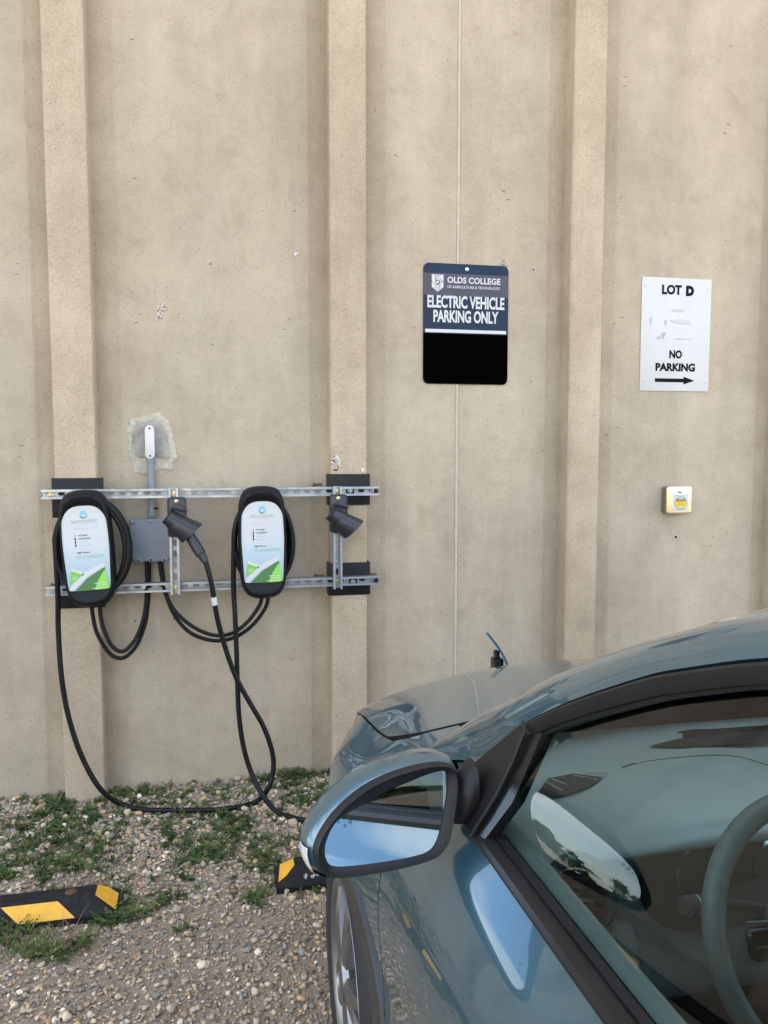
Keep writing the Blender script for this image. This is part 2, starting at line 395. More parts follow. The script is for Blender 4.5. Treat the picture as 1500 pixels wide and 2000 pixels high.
def fine_print(mat, parent, x, z, w, h, y, seed):
    """a line of print too small to read: short dashes of word length"""
    r_ = random.Random(seed); p = []; q = x
    while q < x+w:
        l = min(h*r_.uniform(1.2, 4.5), x+w-q); p.append([(q, z), (q+l, z), (q+l, z+h*.7), (q, z+h*.7)]); q += l+h*.6
    return flat('fine_print', mat, parent, p, y)
def npmesh(name, V, Fq, k, mat, cols=None, smooth=True):
    """big mesh straight from numpy: V (n,3), Fq (m,k) vertex indices"""
    me = bpy.data.meshes.new(name); me.vertices.add(len(V)); me.vertices.foreach_set('co', V.astype(np.float32).ravel())
    me.loops.add(Fq.size); me.loops.foreach_set('vertex_index', Fq.astype(np.int32).ravel())
    me.polygons.add(len(Fq)); me.polygons.foreach_set('loop_start', np.arange(0, Fq.size, k, dtype=np.int32))
    me.polygons.foreach_set('loop_total', np.full(len(Fq), k, np.int32)); me.polygons.foreach_set('use_smooth', np.full(len(Fq), smooth))
    if cols is not None:
        a = me.color_attributes.new('Col', 'FLOAT_COLOR', 'POINT'); a.data.foreach_set('color', np.concatenate([cols, np.ones((len(cols), 1))], 1).astype(np.float32).ravel())
    me.materials.append(M[mat]); me.update(calc_edges=True); me.validate()
    o = bpy.data.objects.new(name, me); COL.objects.link(o); return o

# ------------------------------------------------------------------ ground
def gz(x, y):
    return 0.028*np.exp(np.minimum(0, y)/0.28) + 0.006*np.sin(3.1*x+1.3*y) + 0.005*np.sin(5.3*y-2.2*x+1) - 0.010
def axis(lo, hi, a, b, step):
    far = [3, 8, 20, 50, 120, 300]
    return [lo-f for f in far[::-1]] + list(np.linspace(a, b, int((b-a)/step)+1)) + [hi+f for f in far]
gx = axis(-3, 5, -3, 5, 0.08); gy = [-300, -120, -60, -30, -14, -8] + list(np.linspace(-5, 0.15, 70))
gb = MB(); gb.grid([[(x, y, float(gz(x, y)) if y > -6 else -0.01) for x in gx] for y in gy])
g = gb.build('ground', 'ground', fix=False); g['kind'] = 'structure'
if g.data.polygons[0].normal.z < 0: g.data.flip_normals()

# ------------------------------------------------------------------ concrete wall
PD = 0.085                                             # how far the pilasters stand out
PIL = [(-0.70+1.19*k, -0.53+1.19*k) for k in range(-4, 8)]
PIL[4] = (-0.700, -0.530); PIL[5] = (0.507, 0.676); PIL[6] = (1.683, 1.850); PIL[7] = (2.868, 3.036)
WALL_TOP = 7.5
wall = thing('concrete_wall', 'tall tan concrete wall with raised vertical ribs carrying the chargers and signs', 'wall')
prof = []
for (a0, a1), (b0, b1) in zip(PIL, PIL[1:]):
    prof += [(a1-0.02, 0.024), (a1+0.001, 0.024)] + [(a1+0.001+0.112*u, 0.024*(1-u)**0.75 if u < 0.8 else 0.024*0.2**0.75*(1-(u-0.8)/0.2)**1.6) for u in np.linspace(0.12, 1, 12)]
    if a0 == PIL[5][0]: prof += [(1.130, 0.0), (1.131, 0.007), (1.147, 0.010), (1.148, 0.002)]
    prof += [(b0-0.001-0.092*u, 0.022*(1-u)**0.75 if u < 0.8 else 0.022*0.2**0.75*(1-(u-0.8)/0.2)**1.6) for u in np.linspace(1, 0.12, 12)] + [(b0-0.001, 0.022), (b0+0.02, 0.022)]
wb = MB(); wb.grid([[(x, y, z) for x, y in prof] for z in (-0.3, 0.5, 1.5, 3, 5, WALL_TOP)])
x0, x1 = prof[0][0], prof[-1][0]
wb.add([(x0, 0.02, WALL_TOP), (x1, 0.02, WALL_TOP), (x1, 0.6, WALL_TOP), (x0, 0.6, WALL_TOP), (x0, 0.6, -0.3), (x1, 0.6, -0.3), (x0, 0.02, -0.3), (x1, 0.02, -0.3)],
       [(0, 1, 2, 3), (3, 2, 5, 4), (0, 3, 4, 6), (1, 7, 5, 2)])
wb.build('wall_panel', 'panel', wall, angle=25)
for k, (a, b) in enumerate(PIL):
    n = 150; rows = []
    r2 = np.random.default_rng(50+k)
    if 3 <= k <= 7:
        zs = np.linspace(-0.3, 4.2, 560)
        jl = np.cumsum(r2.normal(0, 0.0007, len(zs))); jl = (jl-np.linspace(jl[0], jl[-1], len(zs)))*0.3 + np.abs(r2.normal(0, 0.0011, len(zs))) + (r2.random(len(zs)) > 0.975)*r2.random(len(zs))*0.005
        jr = np.abs(r2.normal(0, 0.0011, len(zs))) + (r2.random(len(zs)) > 0.965)*r2.random(len(zs))*0.006
        jl[-1] = jr[-1] = 0
        zs = list(zs) + [WALL_TOP]; jl = list(jl)+[0]; jr = list(jr)+[0]
    else: zs, jl, jr = [-0.3, WALL_TOP], [0, 0], [0, 0]
    for z, l_, r_ in zip(zs, jl, jr):
        rows.append([(a, 0.03, z), (a, -PD+0.004+l_, z), (a+0.004+l_, -PD, z), (b-0.004-r_, -PD, z), (b, -PD+0.004+r_, z), (b, 0.03, z)])
    pb = MB(); pb.grid(rows, close_v=True); pb.build('pilaster', 'pil', wall, angle=25)
# sealant in the joint between two panels
MB().tube([(1.139, 0.005, z) for z in np.linspace(-0.3, WALL_TOP, 60)], 0.0085, 10).build('panel_joint', 'caulk', wall)

def blob(cx, cz, rx, rz, n=40, rough=0.16, seed=1, pts=None):
    r2 = random.Random(seed); ph = [r2.uniform(0, 6.28) for _ in range(6)]; o = []
    for k in range(n):
        a = 2*math.pi*k/n
        d = 1 + rough*sum(math.sin((j+2)*a+ph[j])/(j+1.4) for j in range(6)) + r2.uniform(-.03, .03)
        o.append((cx+rx*d*math.cos(a), cz+rz*d*math.sin(a)))
    return o
# grey mortar patch round the conduit entry: pale rough rim, grey centre
c = aty(297, 862, 0)
rim = [aty(px, py, 0) for px, py in ((258, 818), (285, 812), (305, 806), (320, 812), (330, 828), (338, 850), (344, 880), (345, 896), (335, 905), (338, 918), (318, 917), (300, 924), (270, 925), (256, 905), (250, 880), (249, 850), (250, 825))]
def jag(ps, sub=5, amp=0.0035, seed=2):
    r2 = random.Random(seed); q = spline([(p.x, 0, p.z) for p in ps], sub, True); return [(p.x+r2.uniform(-amp, amp), p.z+r2.uniform(-amp, amp)) for p in q]
def relief(name, outline, h, mat, parent, bump=0.003, seed=0, y0=0.0):
    r2 = random.Random(seed); cx = sum(p[0] for p in outline)/len(outline); cz = sum(p[1] for p in outline)/len(outline); b = MB(); rows = []
    for s_, hh in ((1.0, -0.001), (0.985, h*0.8), (0.9, h), (0.72, h), (0.5, h), (0.28, h), (0.08, h)):
        rows.append([(cx+(x-cx)*s_, y0-hh-(r2.uniform(-1, 1)*bump if s_ < 0.95 else 0), cz+(z-cz)*s_) for x, z in outline])
    o = len(b.v); b.grid(rows, close_v=True); n = len(outline); b.f.append(tuple(range(o+(len(rows)-1)*n, o+len(rows)*n))); return b.build(name, mat, parent, angle=60)
relief('mortar_patch', jag(rim), 0.0045, 'mortar_pale', wall, 0.0016, 3)
inner = [aty(px, py, 0) for px, py in ((266, 828), (300, 820), (322, 834), (329, 862), (332, 893), (318, 896), (306, 892), (290, 895), (268, 892), (257, 876), (258, 850))]
relief('mortar_patch', jag(inner, 5, 0.002, 8), 0.009, 'mortar', wall, 0.0016, 5)
# chipped spots: clusters of pale and rusty crumbs
def chips(cx, cz, rx, rz, n, y, seed, pal):
    r2 = random.Random(seed); V = []; Fc = []; C = []
    for _ in range(n):
        a = r2.uniform(0, 6.28); d = math.sqrt(r2.random()); x = cx+rx*d*math.cos(a); z = cz+rz*d*math.sin(a); s_ = r2.uniform(0.0012, 0.0045); o = len(V); k = 6; col = r2.choice(pal)
        for q in range(k): V.append((x+s_*math.cos(q*6.283/k+a)*r2.uniform(.6, 1.2), y-0.0004, z+s_*math.sin(q*6.283/k+a)*r2.uniform(.6, 1.2)))
        V.append((x, y-0.0016-r2.random()*0.001, z))
        for q in range(k): Fc.append((o+q, o+(q+1) % k, o+k))
        C += [col]*(k+1)
    o = npmesh('chipped_patch', np.array(V), np.array(Fc), 3, 'chip', np.array(C), False); o.parent = wall; return o
palA = [(0.62, 0.55, 0.47), (0.55, 0.47, 0.38), (0.30, 0.20, 0.15), (0.68, 0.62, 0.55), (0.22, 0.17, 0.14)]
palB = [(0.72, 0.68, 0.62), (0.68, 0.62, 0.55), (0.75, 0.72, 0.68), (0.10, 0.08, 0.07), (0.35, 0.12, 0.08)]
for px, py, rx, rz, n, pal, y in ((316, 603, 0.022, 0.022, 130, palA, 0), (312, 617, 0.014, 0.014, 60, palB, 0), (578, 494, 0.012, 0.014, 40, palA, 0), (656, 905, 0.020, 0.035, 170, palB, -PD), (708, 917, 0.008, 0.014, 40, palB, -PD),
                              (983, 516, 0.022, 0.018, 70, palA, 0), (711, 1172, 0.006, 0.006, 14, palB, -PD)):
    p = aty(px, py, y); chips(p.x, p.z, rx, rz, n, y, int(px), pal)
# small wall anchors and drilled holes
for px, py, r, mat in ((411, 514, 0.007, 'steelbolt'), (577, 497, 0.008, 'white'), (1320, 1049, 0.007, 'dark_hole'), (1042, 527, 0.004, 'dark_hole'), (264, 1213, 0.004, 'dark_hole'), (340, 1209, 0.004, 'dark_hole'), (1038, 745, 0.003, 'dark_hole'), (415, 673, 0.003, 'dark_hole')):
    p = aty(px, py, 0); MB().lathe([(r, 0), (r*0.9, 0.004 if mat != 'dark_hole' else 0.0012), (r*0.5, 0.005 if mat != 'dark_hole' else 0.0014)], (p.x, 0, p.z), (0, -1, 0), 14).build('anchor' if mat != 'dark_hole' else 'drill_hole', mat, wall)
    if mat == 'steelbolt': MB().lathe([(r*0.55, 0), (r*0.5, 0.0015)], (p.x, -0.0048, p.z), (0, -1, 0), 12).build('anchor', 'dark_hole', wall)
# short dark straw flecks cast into the concrete
fb = MB(); r2 = random.Random(5)
flecks = [(263, 348), (258, 77), (575, 412), (1008, 66), (993, 390), (983, 373), (1222, 150), (1220, 168), (1212, 385), (1206, 403), (1423, 243), (1415, 260), (1428, 90), (1418, 470), (1392, 1049), (1388, 1066), (565, 623), (556, 643), (274, 614), (266, 630), (42, 870), (38, 892), (34, 515), (33, 535), (573, 1268), (572, 1287), (1215, 620), (1200, 632), (1165, 770), (774, 304), (733, 215), (1185, 850), (1205, 835), (810, 640), (1060, 880)]
for px, py in flecks:
    p = aty(px, py, 0); L_ = r2.uniform(0.010, 0.022); a = r2.uniform(-0.45, 0.35) if py not in (215,) else 1.5; d = Vector((math.cos(a), 0, math.sin(a)))*L_
    fb.tube([p-d*0.5+Vector((0, -0.0002, 0)), p+Vector((0, -0.001, 0)), p+d*0.5+Vector((0, -0.0002, 0))], 0.0011, 5)
o = fb.build('straw_fleck', 'straw', wall); o['kind'] = 'stuff'

# ------------------------------------------------------------------ strut frame
RAIL_Y = -PD-0.007                                    # back of the rails, on the bracket plates
RAIL_F = RAIL_Y-0.041; POST_F = RAIL_F-0.041
frame = thing('strut_frame', 'galvanised slotted channel frame on black brackets carrying two chargers', 'metal frame', (0, RAIL_Y, 1.2))
def strut(length):
    """slotted channel along +x from 0, open side at -y, back at y=0, 41 mm tall, centred on z=0"""
    b = MB(); h = 0.0205; t_ = 0.0026; lip = 0.0095
    sec = [(0, -h), (-0.041, -h), (-0.041, -h+lip), (-0.034, -h+lip), (-0.034, -h+lip-t_), (-0.0384, -h+lip-t_), (-0.0384, -h+t_), (-t_, -h+t_)]
    for sg in (1, -1):
        b.grid([[(x, y, z*sg) for y, z in sec] for x in (0, length)], close_v=True)
        b.poly([(0, y, z*sg) for y, z in sec]); b.poly([(length, y, z*sg) for y, z in sec])
    x = 0.0; p = 0.0508; sl, sh, cz = 0.0145, 0.0072, h-t_
    while x < length-0.001:
        xe = min(x+p, length); cx = x+p/2
        if xe-x > p-0.001:
            out_ = [(x, -cz), (cx-0.008, -cz), (cx+0.008, -cz), (xe, -cz), (xe, cz), (cx+0.008, cz), (cx-0.008, cz), (x, cz)]
            inn = [(cx-sl, -sh*0.4), (cx-0.009, -sh), (cx+0.009, -sh), (cx+sl, -sh*0.4), (cx+sl, sh*0.4), (cx+0.009, sh), (cx-0.009, sh), (cx-sl, sh*0.4)]
            for yy in (0, -t_):
                o = len(b.v); b.v += [(q[0], yy, q[1]) for q in out_+inn]; b.f += [(o+i, o+(i+1) % 8, o+8+(i+1) % 8, o+8+i) for i in range(8)]
            o = len(b.v); b.v += [(q[0], yy, q[1]) for yy in (0, -t_) for q in inn]; b.f += [(o+i, o+(i+1) % 8, o+8+(i+1) % 8, o+8+i) for i in range(8)]
        else: b.box((x, -t_, -cz), (xe, 0, cz))
        x = xe
    return b
def bolt_head(name, x, y, z, r, mat, parent, washer=True):
    b = MB()
    if washer: b.lathe([(r*1.45, 0), (r*1.45, 0.002)], (x, y, z), (0, -1, 0), 18)
    b.lathe([(r, 0.002), (r, 0.006), (r*0.8, 0.0075), (r*0.3, 0.0078)], (x, y, z), (0, -1, 0), 6 if washer else 12)
    o = b.build(name, mat, parent, angle=30); return o
def loc(o, x, y, z, rot=(0, 0, 0)): o.location = (x, y, z); o.rotation_euler = rot; return o
FR = Vector(frame.location)
for (pl, pr_, name) in (((80, 967), (740, 958), 'rail'), ((88, 1157), (740, 1132), 'rail')):
    a, b = aty(*pl, RAIL_F), aty(*pr_, RAIL_F)
    o = strut(b.x-a.x).build('rail', 'galv', frame, angle=25); loc(o, a.x, 0, (a.z+b.z)/2-FR.z)
ZT = (aty(80, 967, RAIL_F).z+aty(740, 958, RAIL_F).z)/2; ZB = (aty(88, 1157, RAIL_F).z+aty(740, 1132, RAIL_F).z)/2
XP = (aty(341, 1080, POST_F).x, aty(660, 1060, POST_F).x)
for xp in XP:
    L_ = ZT-ZB+0.052; o = strut(L_).build('post', 'galv', frame, angle=25); o.matrix_local = Matrix.Translation((xp, RAIL_F-RAIL_Y, ZB-0.028-FR.z)) @ Matrix.Rotation(-math.pi/2, 4, 'Y')
    for zz in (ZT, ZB+0.002): bolt_head('bolt', xp, POST_F-RAIL_Y+0.034, zz-FR.z, 0.0085, 'zinc', frame)
# U brackets hugging the ribs
for (px0, px1, py0, py1, k) in ((105, 198, 934, 1010, 4), (108, 200, 1128, 1186, 4), (637, 719, 926, 986, 5), (639, 719, 1100, 1161, 5)):
    a, b = aty(px0+8, py0, RAIL_Y), aty(px1, py1, RAIL_Y)
    x0, x1 = PIL[k][0]-0.014, PIL[k][1]+0.014; z0, z1 = min(a.z, b.z)-FR.z, max(a.z, b.z)-FR.z
    if k == 4: x1 += 0.008
    t_ = 0.006; bb = MB()
    bb.prism([(x0, z0), (x1, z0), (x1, z1), (x0, z1)], t_, 0.0005, 0.001)
    for xs in (x0, x1-t_): bb.box((xs, t_+0.0002, z0), (xs+t_, PD-0.012, z1), 0.001)
    bb.build('mounting_bracket', 'black_steel', frame)
for px, py in ((684, 957), (690, 1137), (98, 967)):
    p = aty(px, py, RAIL_F+0.03); bolt_head('bolt', p.x, 0.0-0.006, p.z-FR.z, 0.0085, 'steelbolt' if px != 98 else 'zinc', frame)
    if px != 98: o = MB().prism(rrect(p.x-0.019, p.z-FR.z-0.0208, p.x+0.019, p.z-FR.z+0.0208, 0.002), -0.004, -0.006).build('washer_plate', 'black_steel', frame)
for px, py in ((622, 948), (625, 1127), (728, 1124), (172/1.0-62, 1145)):      # threaded clamp ends behind the rails
    p = aty(px, py, RAIL_Y); MB().lathe([(0.006, -0.02), (0.006, 0.014), (0.009, 0.016), (0.009, 0.024), (0.004, 0.026)], (p.x, 0.012, p.z-FR.z+0.003), (-1, 0, 0), 8).build('bolt', 'rust', frame)
for z in (ZT, ZB): MB().box((aty(740, 960, RAIL_F).x-0.016, RAIL_F-RAIL_Y+0.006, z-FR.z-0.014), (aty(740, 960, RAIL_F).x-0.002, -0.006, z-FR.z+0.014), 0.002).build('end_cap', 'black_steel', frame)

# ------------------------------------------------------------------ junction box, conduit and fitting
pj0, pj1 = aty(253, 1014, -0.062), aty(333, 1097, -0.062)
jx0, jx1, jz1, jz0 = pj0.x, pj1.x+0.004, pj0.z, pj1.z
jb = thing('junction_box', 'square grey metal junction box behind the connector holster', 'electrical box', ((jx0+jx1)/2, 0, (jz0+jz1)/2))
JC = Vector(jb.location)
def oct_(x0, z0, x1, z1, c): return [(x0+c, z0), (x1-c, z0), (x1, z0+c), (x1, z1-c*0.3), (x1-c*0.3, z1), (x0+c*0.3, z1), (x0, z1-c*0.3), (x0, z0+c)]
w2, h2 = (jx1-jx0)/2, (jz1-jz0)/2
MB().prism(oct_(-w2+0.004, -h2+0.002, w2-0.004, h2-0.004, 0.03), -0.001, -0.052, 0.004).build('box_body', 'gmetal', jb)
MB().prism(oct_(-w2, -h2, w2, h2, 0.026), -0.0525, -0.066, 0.005, 3).build('cover', 'gmetal', jb)
for sx, sz in ((-w2+0.012, h2-0.012), (-w2+0.034, -h2+0.010), (w2-0.030, -h2+0.010), (0, -h2+0.012)):
    MB().prism(rrect(sx-0.012, sz-0.009, sx+0.012, sz+0.009, 0.004), -0.06, -0.068, 0.002).build('lug', 'gmetal', jb)
    bolt_head('screw', sx, -0.068, sz, 0.0042, 'steelbolt' if sz > 0 else 'dark_hole', jb, False)
MB().prism(rrect(-0.018, h2-0.018, 0.018, h2-0.004, 0.003), -0.06, -0.0675, 0.002).build('lug', 'gmetal', jb)
pc0, pc1 = aty(294, 898, -0.035), aty(299, 1000, -0.035)
cd = thing('conduit_pipe', 'vertical grey conduit pipe running from the wall fitting to the junction box', 'pipe', (pc0.x, 0, pc1.z))
CC = Vector(cd.location); PH = pc0.z-pc1.z
MB().lathe([(0.0165, -0.005), (0.0165, PH+0.01)], (0.0, -0.030, 0), (0, 0, 1), 24).build('pipe', 'gplastic', cd)
MB().lathe([(0.021, -0.022), (0.0215, -0.02), (0.0215, 0.012), (0.0195, 0.014), (0.0175, 0.0145)], (0, -0.030, 0), (0, 0, 1), 24).build('hub', 'gplastic', cd)
MB().tube([(0.012, -0.045, 0.016), (0.030, -0.045, 0.018)], 0.005, 8).build('clamp_screw', 'black_steel', cd)
MB().lathe([(0.0175, 0), (0.0195, 0.001), (0.0195, 0.022)], (0, -0.030, PH-0.012), (0, 0, 1), 24).build('hub', 'gplastic', cd)
MB().prism(rrect(-0.0205, PH+0.0, 0.0205, PH+0.155, 0.0200, 8), -0.0005, -0.050, 0.003).build('elbow_fitting', 'gplastic', cd)
cov = MB().prism(rrect(-0.0205, PH+0.004, 0.0205, PH+0.154, 0.0203, 8), -0.0505, -0.0545, 0.0015).build('cover_plate', 'white', cd)
for dz in (0.018, 0.140): MB().lathe([(0.0042, 0), (0.0042, 0.0015), (0.002, 0.002)], (0, -0.0546, PH+dz), (0, -1, 0), 12).build('screw', 'dark_hole', cov)

# ------------------------------------------------------------------ EV chargers
SHELL = [(0, .25), (.05, .2445), (.080, .226), (.097, .185), (.1035, .13), (.1065, .05), (.1065, -.02), (.1055, -.09), (.101, -.155), (.088, -.208), (.055, -.241), (0, -.25)]
def sym(pts, n=5):
    q = spline([(x, 0, z) for x, z in pts] + [(-x, 0, z) for x, z in pts[-2:0:-1]], n, True); return [(p.x, p.z) for p in q]
def charger(name, label, px, py, tilt):
    p = aty(px, py, RAIL_F-0.10)
    t = thing(name, label, 'charger', (p.x, RAIL_F, p.z), 'electric vehicle chargers on the frame'); t.rotation_euler = (0, tilt, 0)
    S = sym(SHELL); n = len(S); rows = []
    def ring(s_, y, dz=0): return [(x*s_, y, z*s_+dz) for x, z in S]
    for s_, y in ((0.80, 0.0), (0.86, -0.004), (0.93, -0.03), (0.985, -0.06), (1.0, -0.082), (0.995, -0.100), (0.975, -0.116)): rows.append(ring(s_, y))
    # the top crown bulges forward over the label, the sides run flatter
    def crown(s_, y, k): return [(x*s_, y-k*max(0, (abs(z)-0.13)/0.12)**1.5*(1.0 if z > 0 else 0.55), z*s_-0.004*(1-s_)/0.2) for x, z in S]
    rows += [crown(0.94, -0.125, 0.012), crown(0.90, -0.1305, 0.017), crown(0.865, -0.132, 0.014)]
    # inner edge = label recess
    face = FACE; fr = [(x, -0.1285, z) for x, z in face]; rows += [[(x*1.02, -0.1315, z*1.01) for x, z in face], fr]
    b = MB(); b.grid(rows, close_v=True); b.f.append(tuple(range(len(b.v)-n, len(b.v)))); b.f.append(tuple(range(n-1, -1, -1)))
    b.build('housing', 'shell', t, angle=50)
    yl = -0.1295; fi = [(x*0.985, z*0.99-0.0002) for x, z in face]
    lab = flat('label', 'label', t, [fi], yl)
    A = lambda pts: clip(pts, fi)
    U = lambda pts: clip([(x, z+.031) for x, z in pts], fi)
    flat('road_graphic', 'white', lab, [U([(-.12, -.082), (-.02, -.125), (-.02, -.140), (-.12, -.098)]), U([(-.12, -.232), (-.035, -.140), (-.02, -.128), (.12, -.063), (.12, -.082), (-.005, -.145), (-.12, -.245)])], yl-0.0006)
    flat('hill_graphic', 'green', lab, [U([(-.12, -.096), (-.022, -.136), (-.12, -.205)])], yl-0.0012)
    flat('hill_graphic', 'dgreen', lab, [U([(-.12, -.26), (-.005, -.150), (.06, -.112), (.12, -.083), (.12, -.30), (-.12, -.30)])], yl-0.0018)
    arc = [(.010, -.24), (.018, -.205), (.036, -.165), (.058, -.130), (.12, -.072), (.12, -.30), (.010, -.30)]
    flat('hill_graphic', 'lgreen', lab, [U(arc)], yl-0.0024)
    flat('round_badge', 'white', lab, [circ(-.056, -.118, .0125)], yl-0.0016)
    flat('round_badge', 'green', lab, [circ(-.056, -.118, .0108)], yl-0.0020)
    leaf = [(-.056+a*0.0078*(1 if k % 2 else .5), -.118+b*0.0078*(1 if k % 2 else .5)) for k in range(8) for a, b in ((math.cos(k*.785+.785), math.sin(k*.785+.785)),)]
    flat('round_badge', 'white', lab, [leaf], yl-0.0024)
    flat('sky_logo', 'skyprint', lab, [circ(0, .148, .0165, 28)], yl-0.0006)
    flat('sky_logo', 'white', lab, [circ(0.002, .143, .0075, 18, .006)], yl-0.0009)
    flat('sky_logo', 'dgreen', lab, [clip([(-.02, .146), (-.005, .136), (.02, .144), (.02, .12), (-.02, .12)], circ(0, .148, .0165, 28))], yl-0.0012)
    flat('sky_logo', 'lgreen', lab, [clip([(-.003, .128), (.004, .137), (.02, .142), (.02, .12), (-.006, .12)], circ(0, .148, .0165, 28))], yl-0.0016)
    T = lambda *a, **k: text_mesh('lettering', *a, **k)
    yt = yl-0.0008
    T('SUN COUNTRY', 'greyink', lab, 0, .113, .103, .0135, yt, -0.004, 'C')
    T('HIGHWAY', 'faint', lab, 0, .103, .056, .005, yt, 0, 'C', 2.2)
    fine_print('faint', lab, -.054, .088, .108, .0045, yt, 3)
    for k, (w_, m_, h_) in enumerate((('POWER', 'ink', .0068), ('CHARGING', 'ink', .0068), (None, 'faint', .0045), (None, 'faint', .0045))):
        z_ = .058-k*.0135; (T(w_, m_, lab, -.028, z_, (.036, .048)[k], h_, yt, 0.005, 'L', 1, 0.25) if k < 2 else fine_print(m_, lab, -.028, z_, (.040, .056)[k-2], h_, yt, k))
        flat('indicator_mark', 'led' if k == 0 else 'ink', lab, [rrect(-.043, z_-.002, -.038, z_+.0085, .001, 2)], yt)
    T('High Power', 'ink', lab, -.040, -.016, .054, .0088, yt, 0.008, 'L', 1, 0.25)
    T('EV CHARGER', 'mintink', lab, -.043, -.036, .112, .0135, yt, 0.004, 'L', 1, 0.25)
    for k, (w_, x_) in enumerate(((.058, .034), (.048, .044))): fine_print('white', lab, x_-.012, -.146-.009*k, w_-.008, .0050, yl-0.0030, 10+k)
    fine_print('white', lab, .010, -.166, .068, .0042, yl-0.0030, 14)
    return t
FACE0 = [(0, .187), (.036, .184), (.063, .170), (.083, .142), (.0935, .105), (.0945, .05), (.0920, -.03), (.0885, -.10), (.0862, -.150), (.0835, -.163), (.0745, -.1715), (0, -.174)]
FACE = sym(FACE0)
ch1 = charger('ev_charger', 'wall charger with green and white face nearest the left edge, slightly tilted', 171, 1072, R(-3.2))
ch2 = charger('ev_charger', 'wall charger with green and white face hanging between the two holsters', 513, 1060, R(-0.9))

# ------------------------------------------------------------------ connector holsters
def holster(label, px, py):
    p = aty(px, py, POST_F-0.004)
    t = thing('connector_holster', label, 'holster', (p.x, POST_F, p.z), 'connector holsters on the posts')
    MB().prism(rrect(-0.041, -0.088, 0.041, 0.088, 0.016), -0.001, -0.013, 0.003).build('mounting_plate', 'holster', t)
    rim = MB(); o1 = rrect(-0.041, -0.088, 0.041, 0.088, 0.016); o2 = rrect(-0.036, -0.083, 0.036, 0.083, 0.012)
    rim.grid([[(x, -0.0132, z) for x, z in o1], [(x, -0.0165, z) for x, z in inset(o1, 0.001)], [(x, -0.0165, z) for x, z in o2], [(x, -0.0132, z) for x, z in o2]], close_v=True); rim.build('plate_rim', 'holster', t)
    for dz in (0.070, -0.066): MB().lathe([(0.0105, 0), (0.0105, 0.002), (0.008, 0.005), (0.003, 0.006)], (-0.002, -0.0135, dz), (0, -1, 0), 16).build('bolt', 'zinc', t)
    # cup: a hollow hood leaning down to the right, its open mouth cut on the slant, its back standing on the plate
    def sec(u):
        w = 0.036+0.022*u; return [(-w, 0.018), (-w, -0.012), (-w*0.93, -0.045), (-w*0.72, -0.066), (-w*0.35, -0.076), (w*0.2, -0.077), (w*0.62, -0.068), (w*0.92, -0.046), (w, -0.014), (w, 0.018)]
    ang = R(-36); ca, sa = math.cos(ang), math.sin(ang); ax = Vector((ca, 0, sa)); up = Vector((-sa, 0, ca)); O = Vector((-0.040, -0.022, 0.006))
    rows_o, rows_i = [], []
    for u in np.linspace(0, 1, 9):
        ro, ri = [], []
        for a, d in sec(u):
            # a: across (up), d: out of the wall; upper lip reaches further than the lower
            ln = u*(0.128+0.010*(a/0.05)) ; sag = -0.004*math.sin(math.pi*u)*max(0, a/0.05); rnd = 0.012*(1-u)**6
            q = O + ax*(ln) + up*(a*(1-0.10*(1-u)**3)+sag) + Vector((0, d*(1-0.35*(1-u)**4), 0)); ro.append(q)
            q2 = O + ax*(ln-(0 if u > 0.99 else -0.004)) + up*(a*0.93+sag) + Vector((0, d*0.94, 0)); ri.append(q2)
        rows_o.append(ro); rows_i.append(ri)
    b = MB(); b.grid(rows_o); b.grid(rows_i, flip=True); b.grid([rows_o[-1], rows_i[-1]]); b.poly(rows_o[0]); b.poly(rows_i[0][::-1])
    b.build('cup', 'holster', t, angle=42, fix=False)
    lip = MB(); c0 = rows_o[1][0]
    b2 = MB(); b2.tube(resample(spline([rows_o[0][k] for k in range(10)], 4), 0.004), 0.0035, 6); b2.build('cup_flange', 'holster', t)
    b3 = MB(); b3.prism([(-0.028, 0.044), (0.004, 0.058), (0.020, 0.052), (0.046, 0.030), (0.040, 0.026), (-0.02, 0.04)], -0.016, -0.044, 0.003); b3.build('release_catch', 'holster', t)
    return t, Vector(t.location)+O, ax, up
h1, O1, AX, UPH = holster('charcoal holster on the post beside the junction box, holding a plugged in connector', 346, 1010)
h2, O2, _, _ = holster('empty charcoal holster on the right post below the upper bracket', 661, 1003)

# ------------------------------------------------------------------ cables
CR = 0.0112
def G(px, py, lift=CR+0.012):
    p = atz(px, py, 0.02); p.z = float(gz(p.x, p.y))+lift; q = atz(px, py, p.z); return q
def coil(ctr, tilt, turns, rx, rz, y0, y1, shift, a_end, wob, seed):
    r2 = random.Random(seed); pts = []; n = int(turns*40)
    for k in range(n+1):
        u = k/n; a = a_end - 2*math.pi*turns*(1-u)
        tn = int((1-u)*turns); w = 1 + wob*math.sin(2.3*a+seed) + 0.03*math.sin(tn*2.1+seed)
        x = rx*math.cos(a)*w + shift*(0.5+0.5*math.cos(a))*(0.35+0.65*((1-u) % 1)); z = rz*math.sin(a)*(1+wob*0.5*math.cos(a*1.7))
        y = y0+(y1-y0)*(0.5-0.5*math.cos(math.pi*2*u*1.5))
        pts.append(Vector((ctr.x+x*math.cos(tilt)+z*math.sin(tilt), y, ctr.z+z*math.cos(tilt)-x*math.sin(tilt))))
    return pts
c1, c2 = Vector(ch1.location), Vector(ch2.location)
YC0, YC1 = RAIL_F-0.012, RAIL_F-0.092
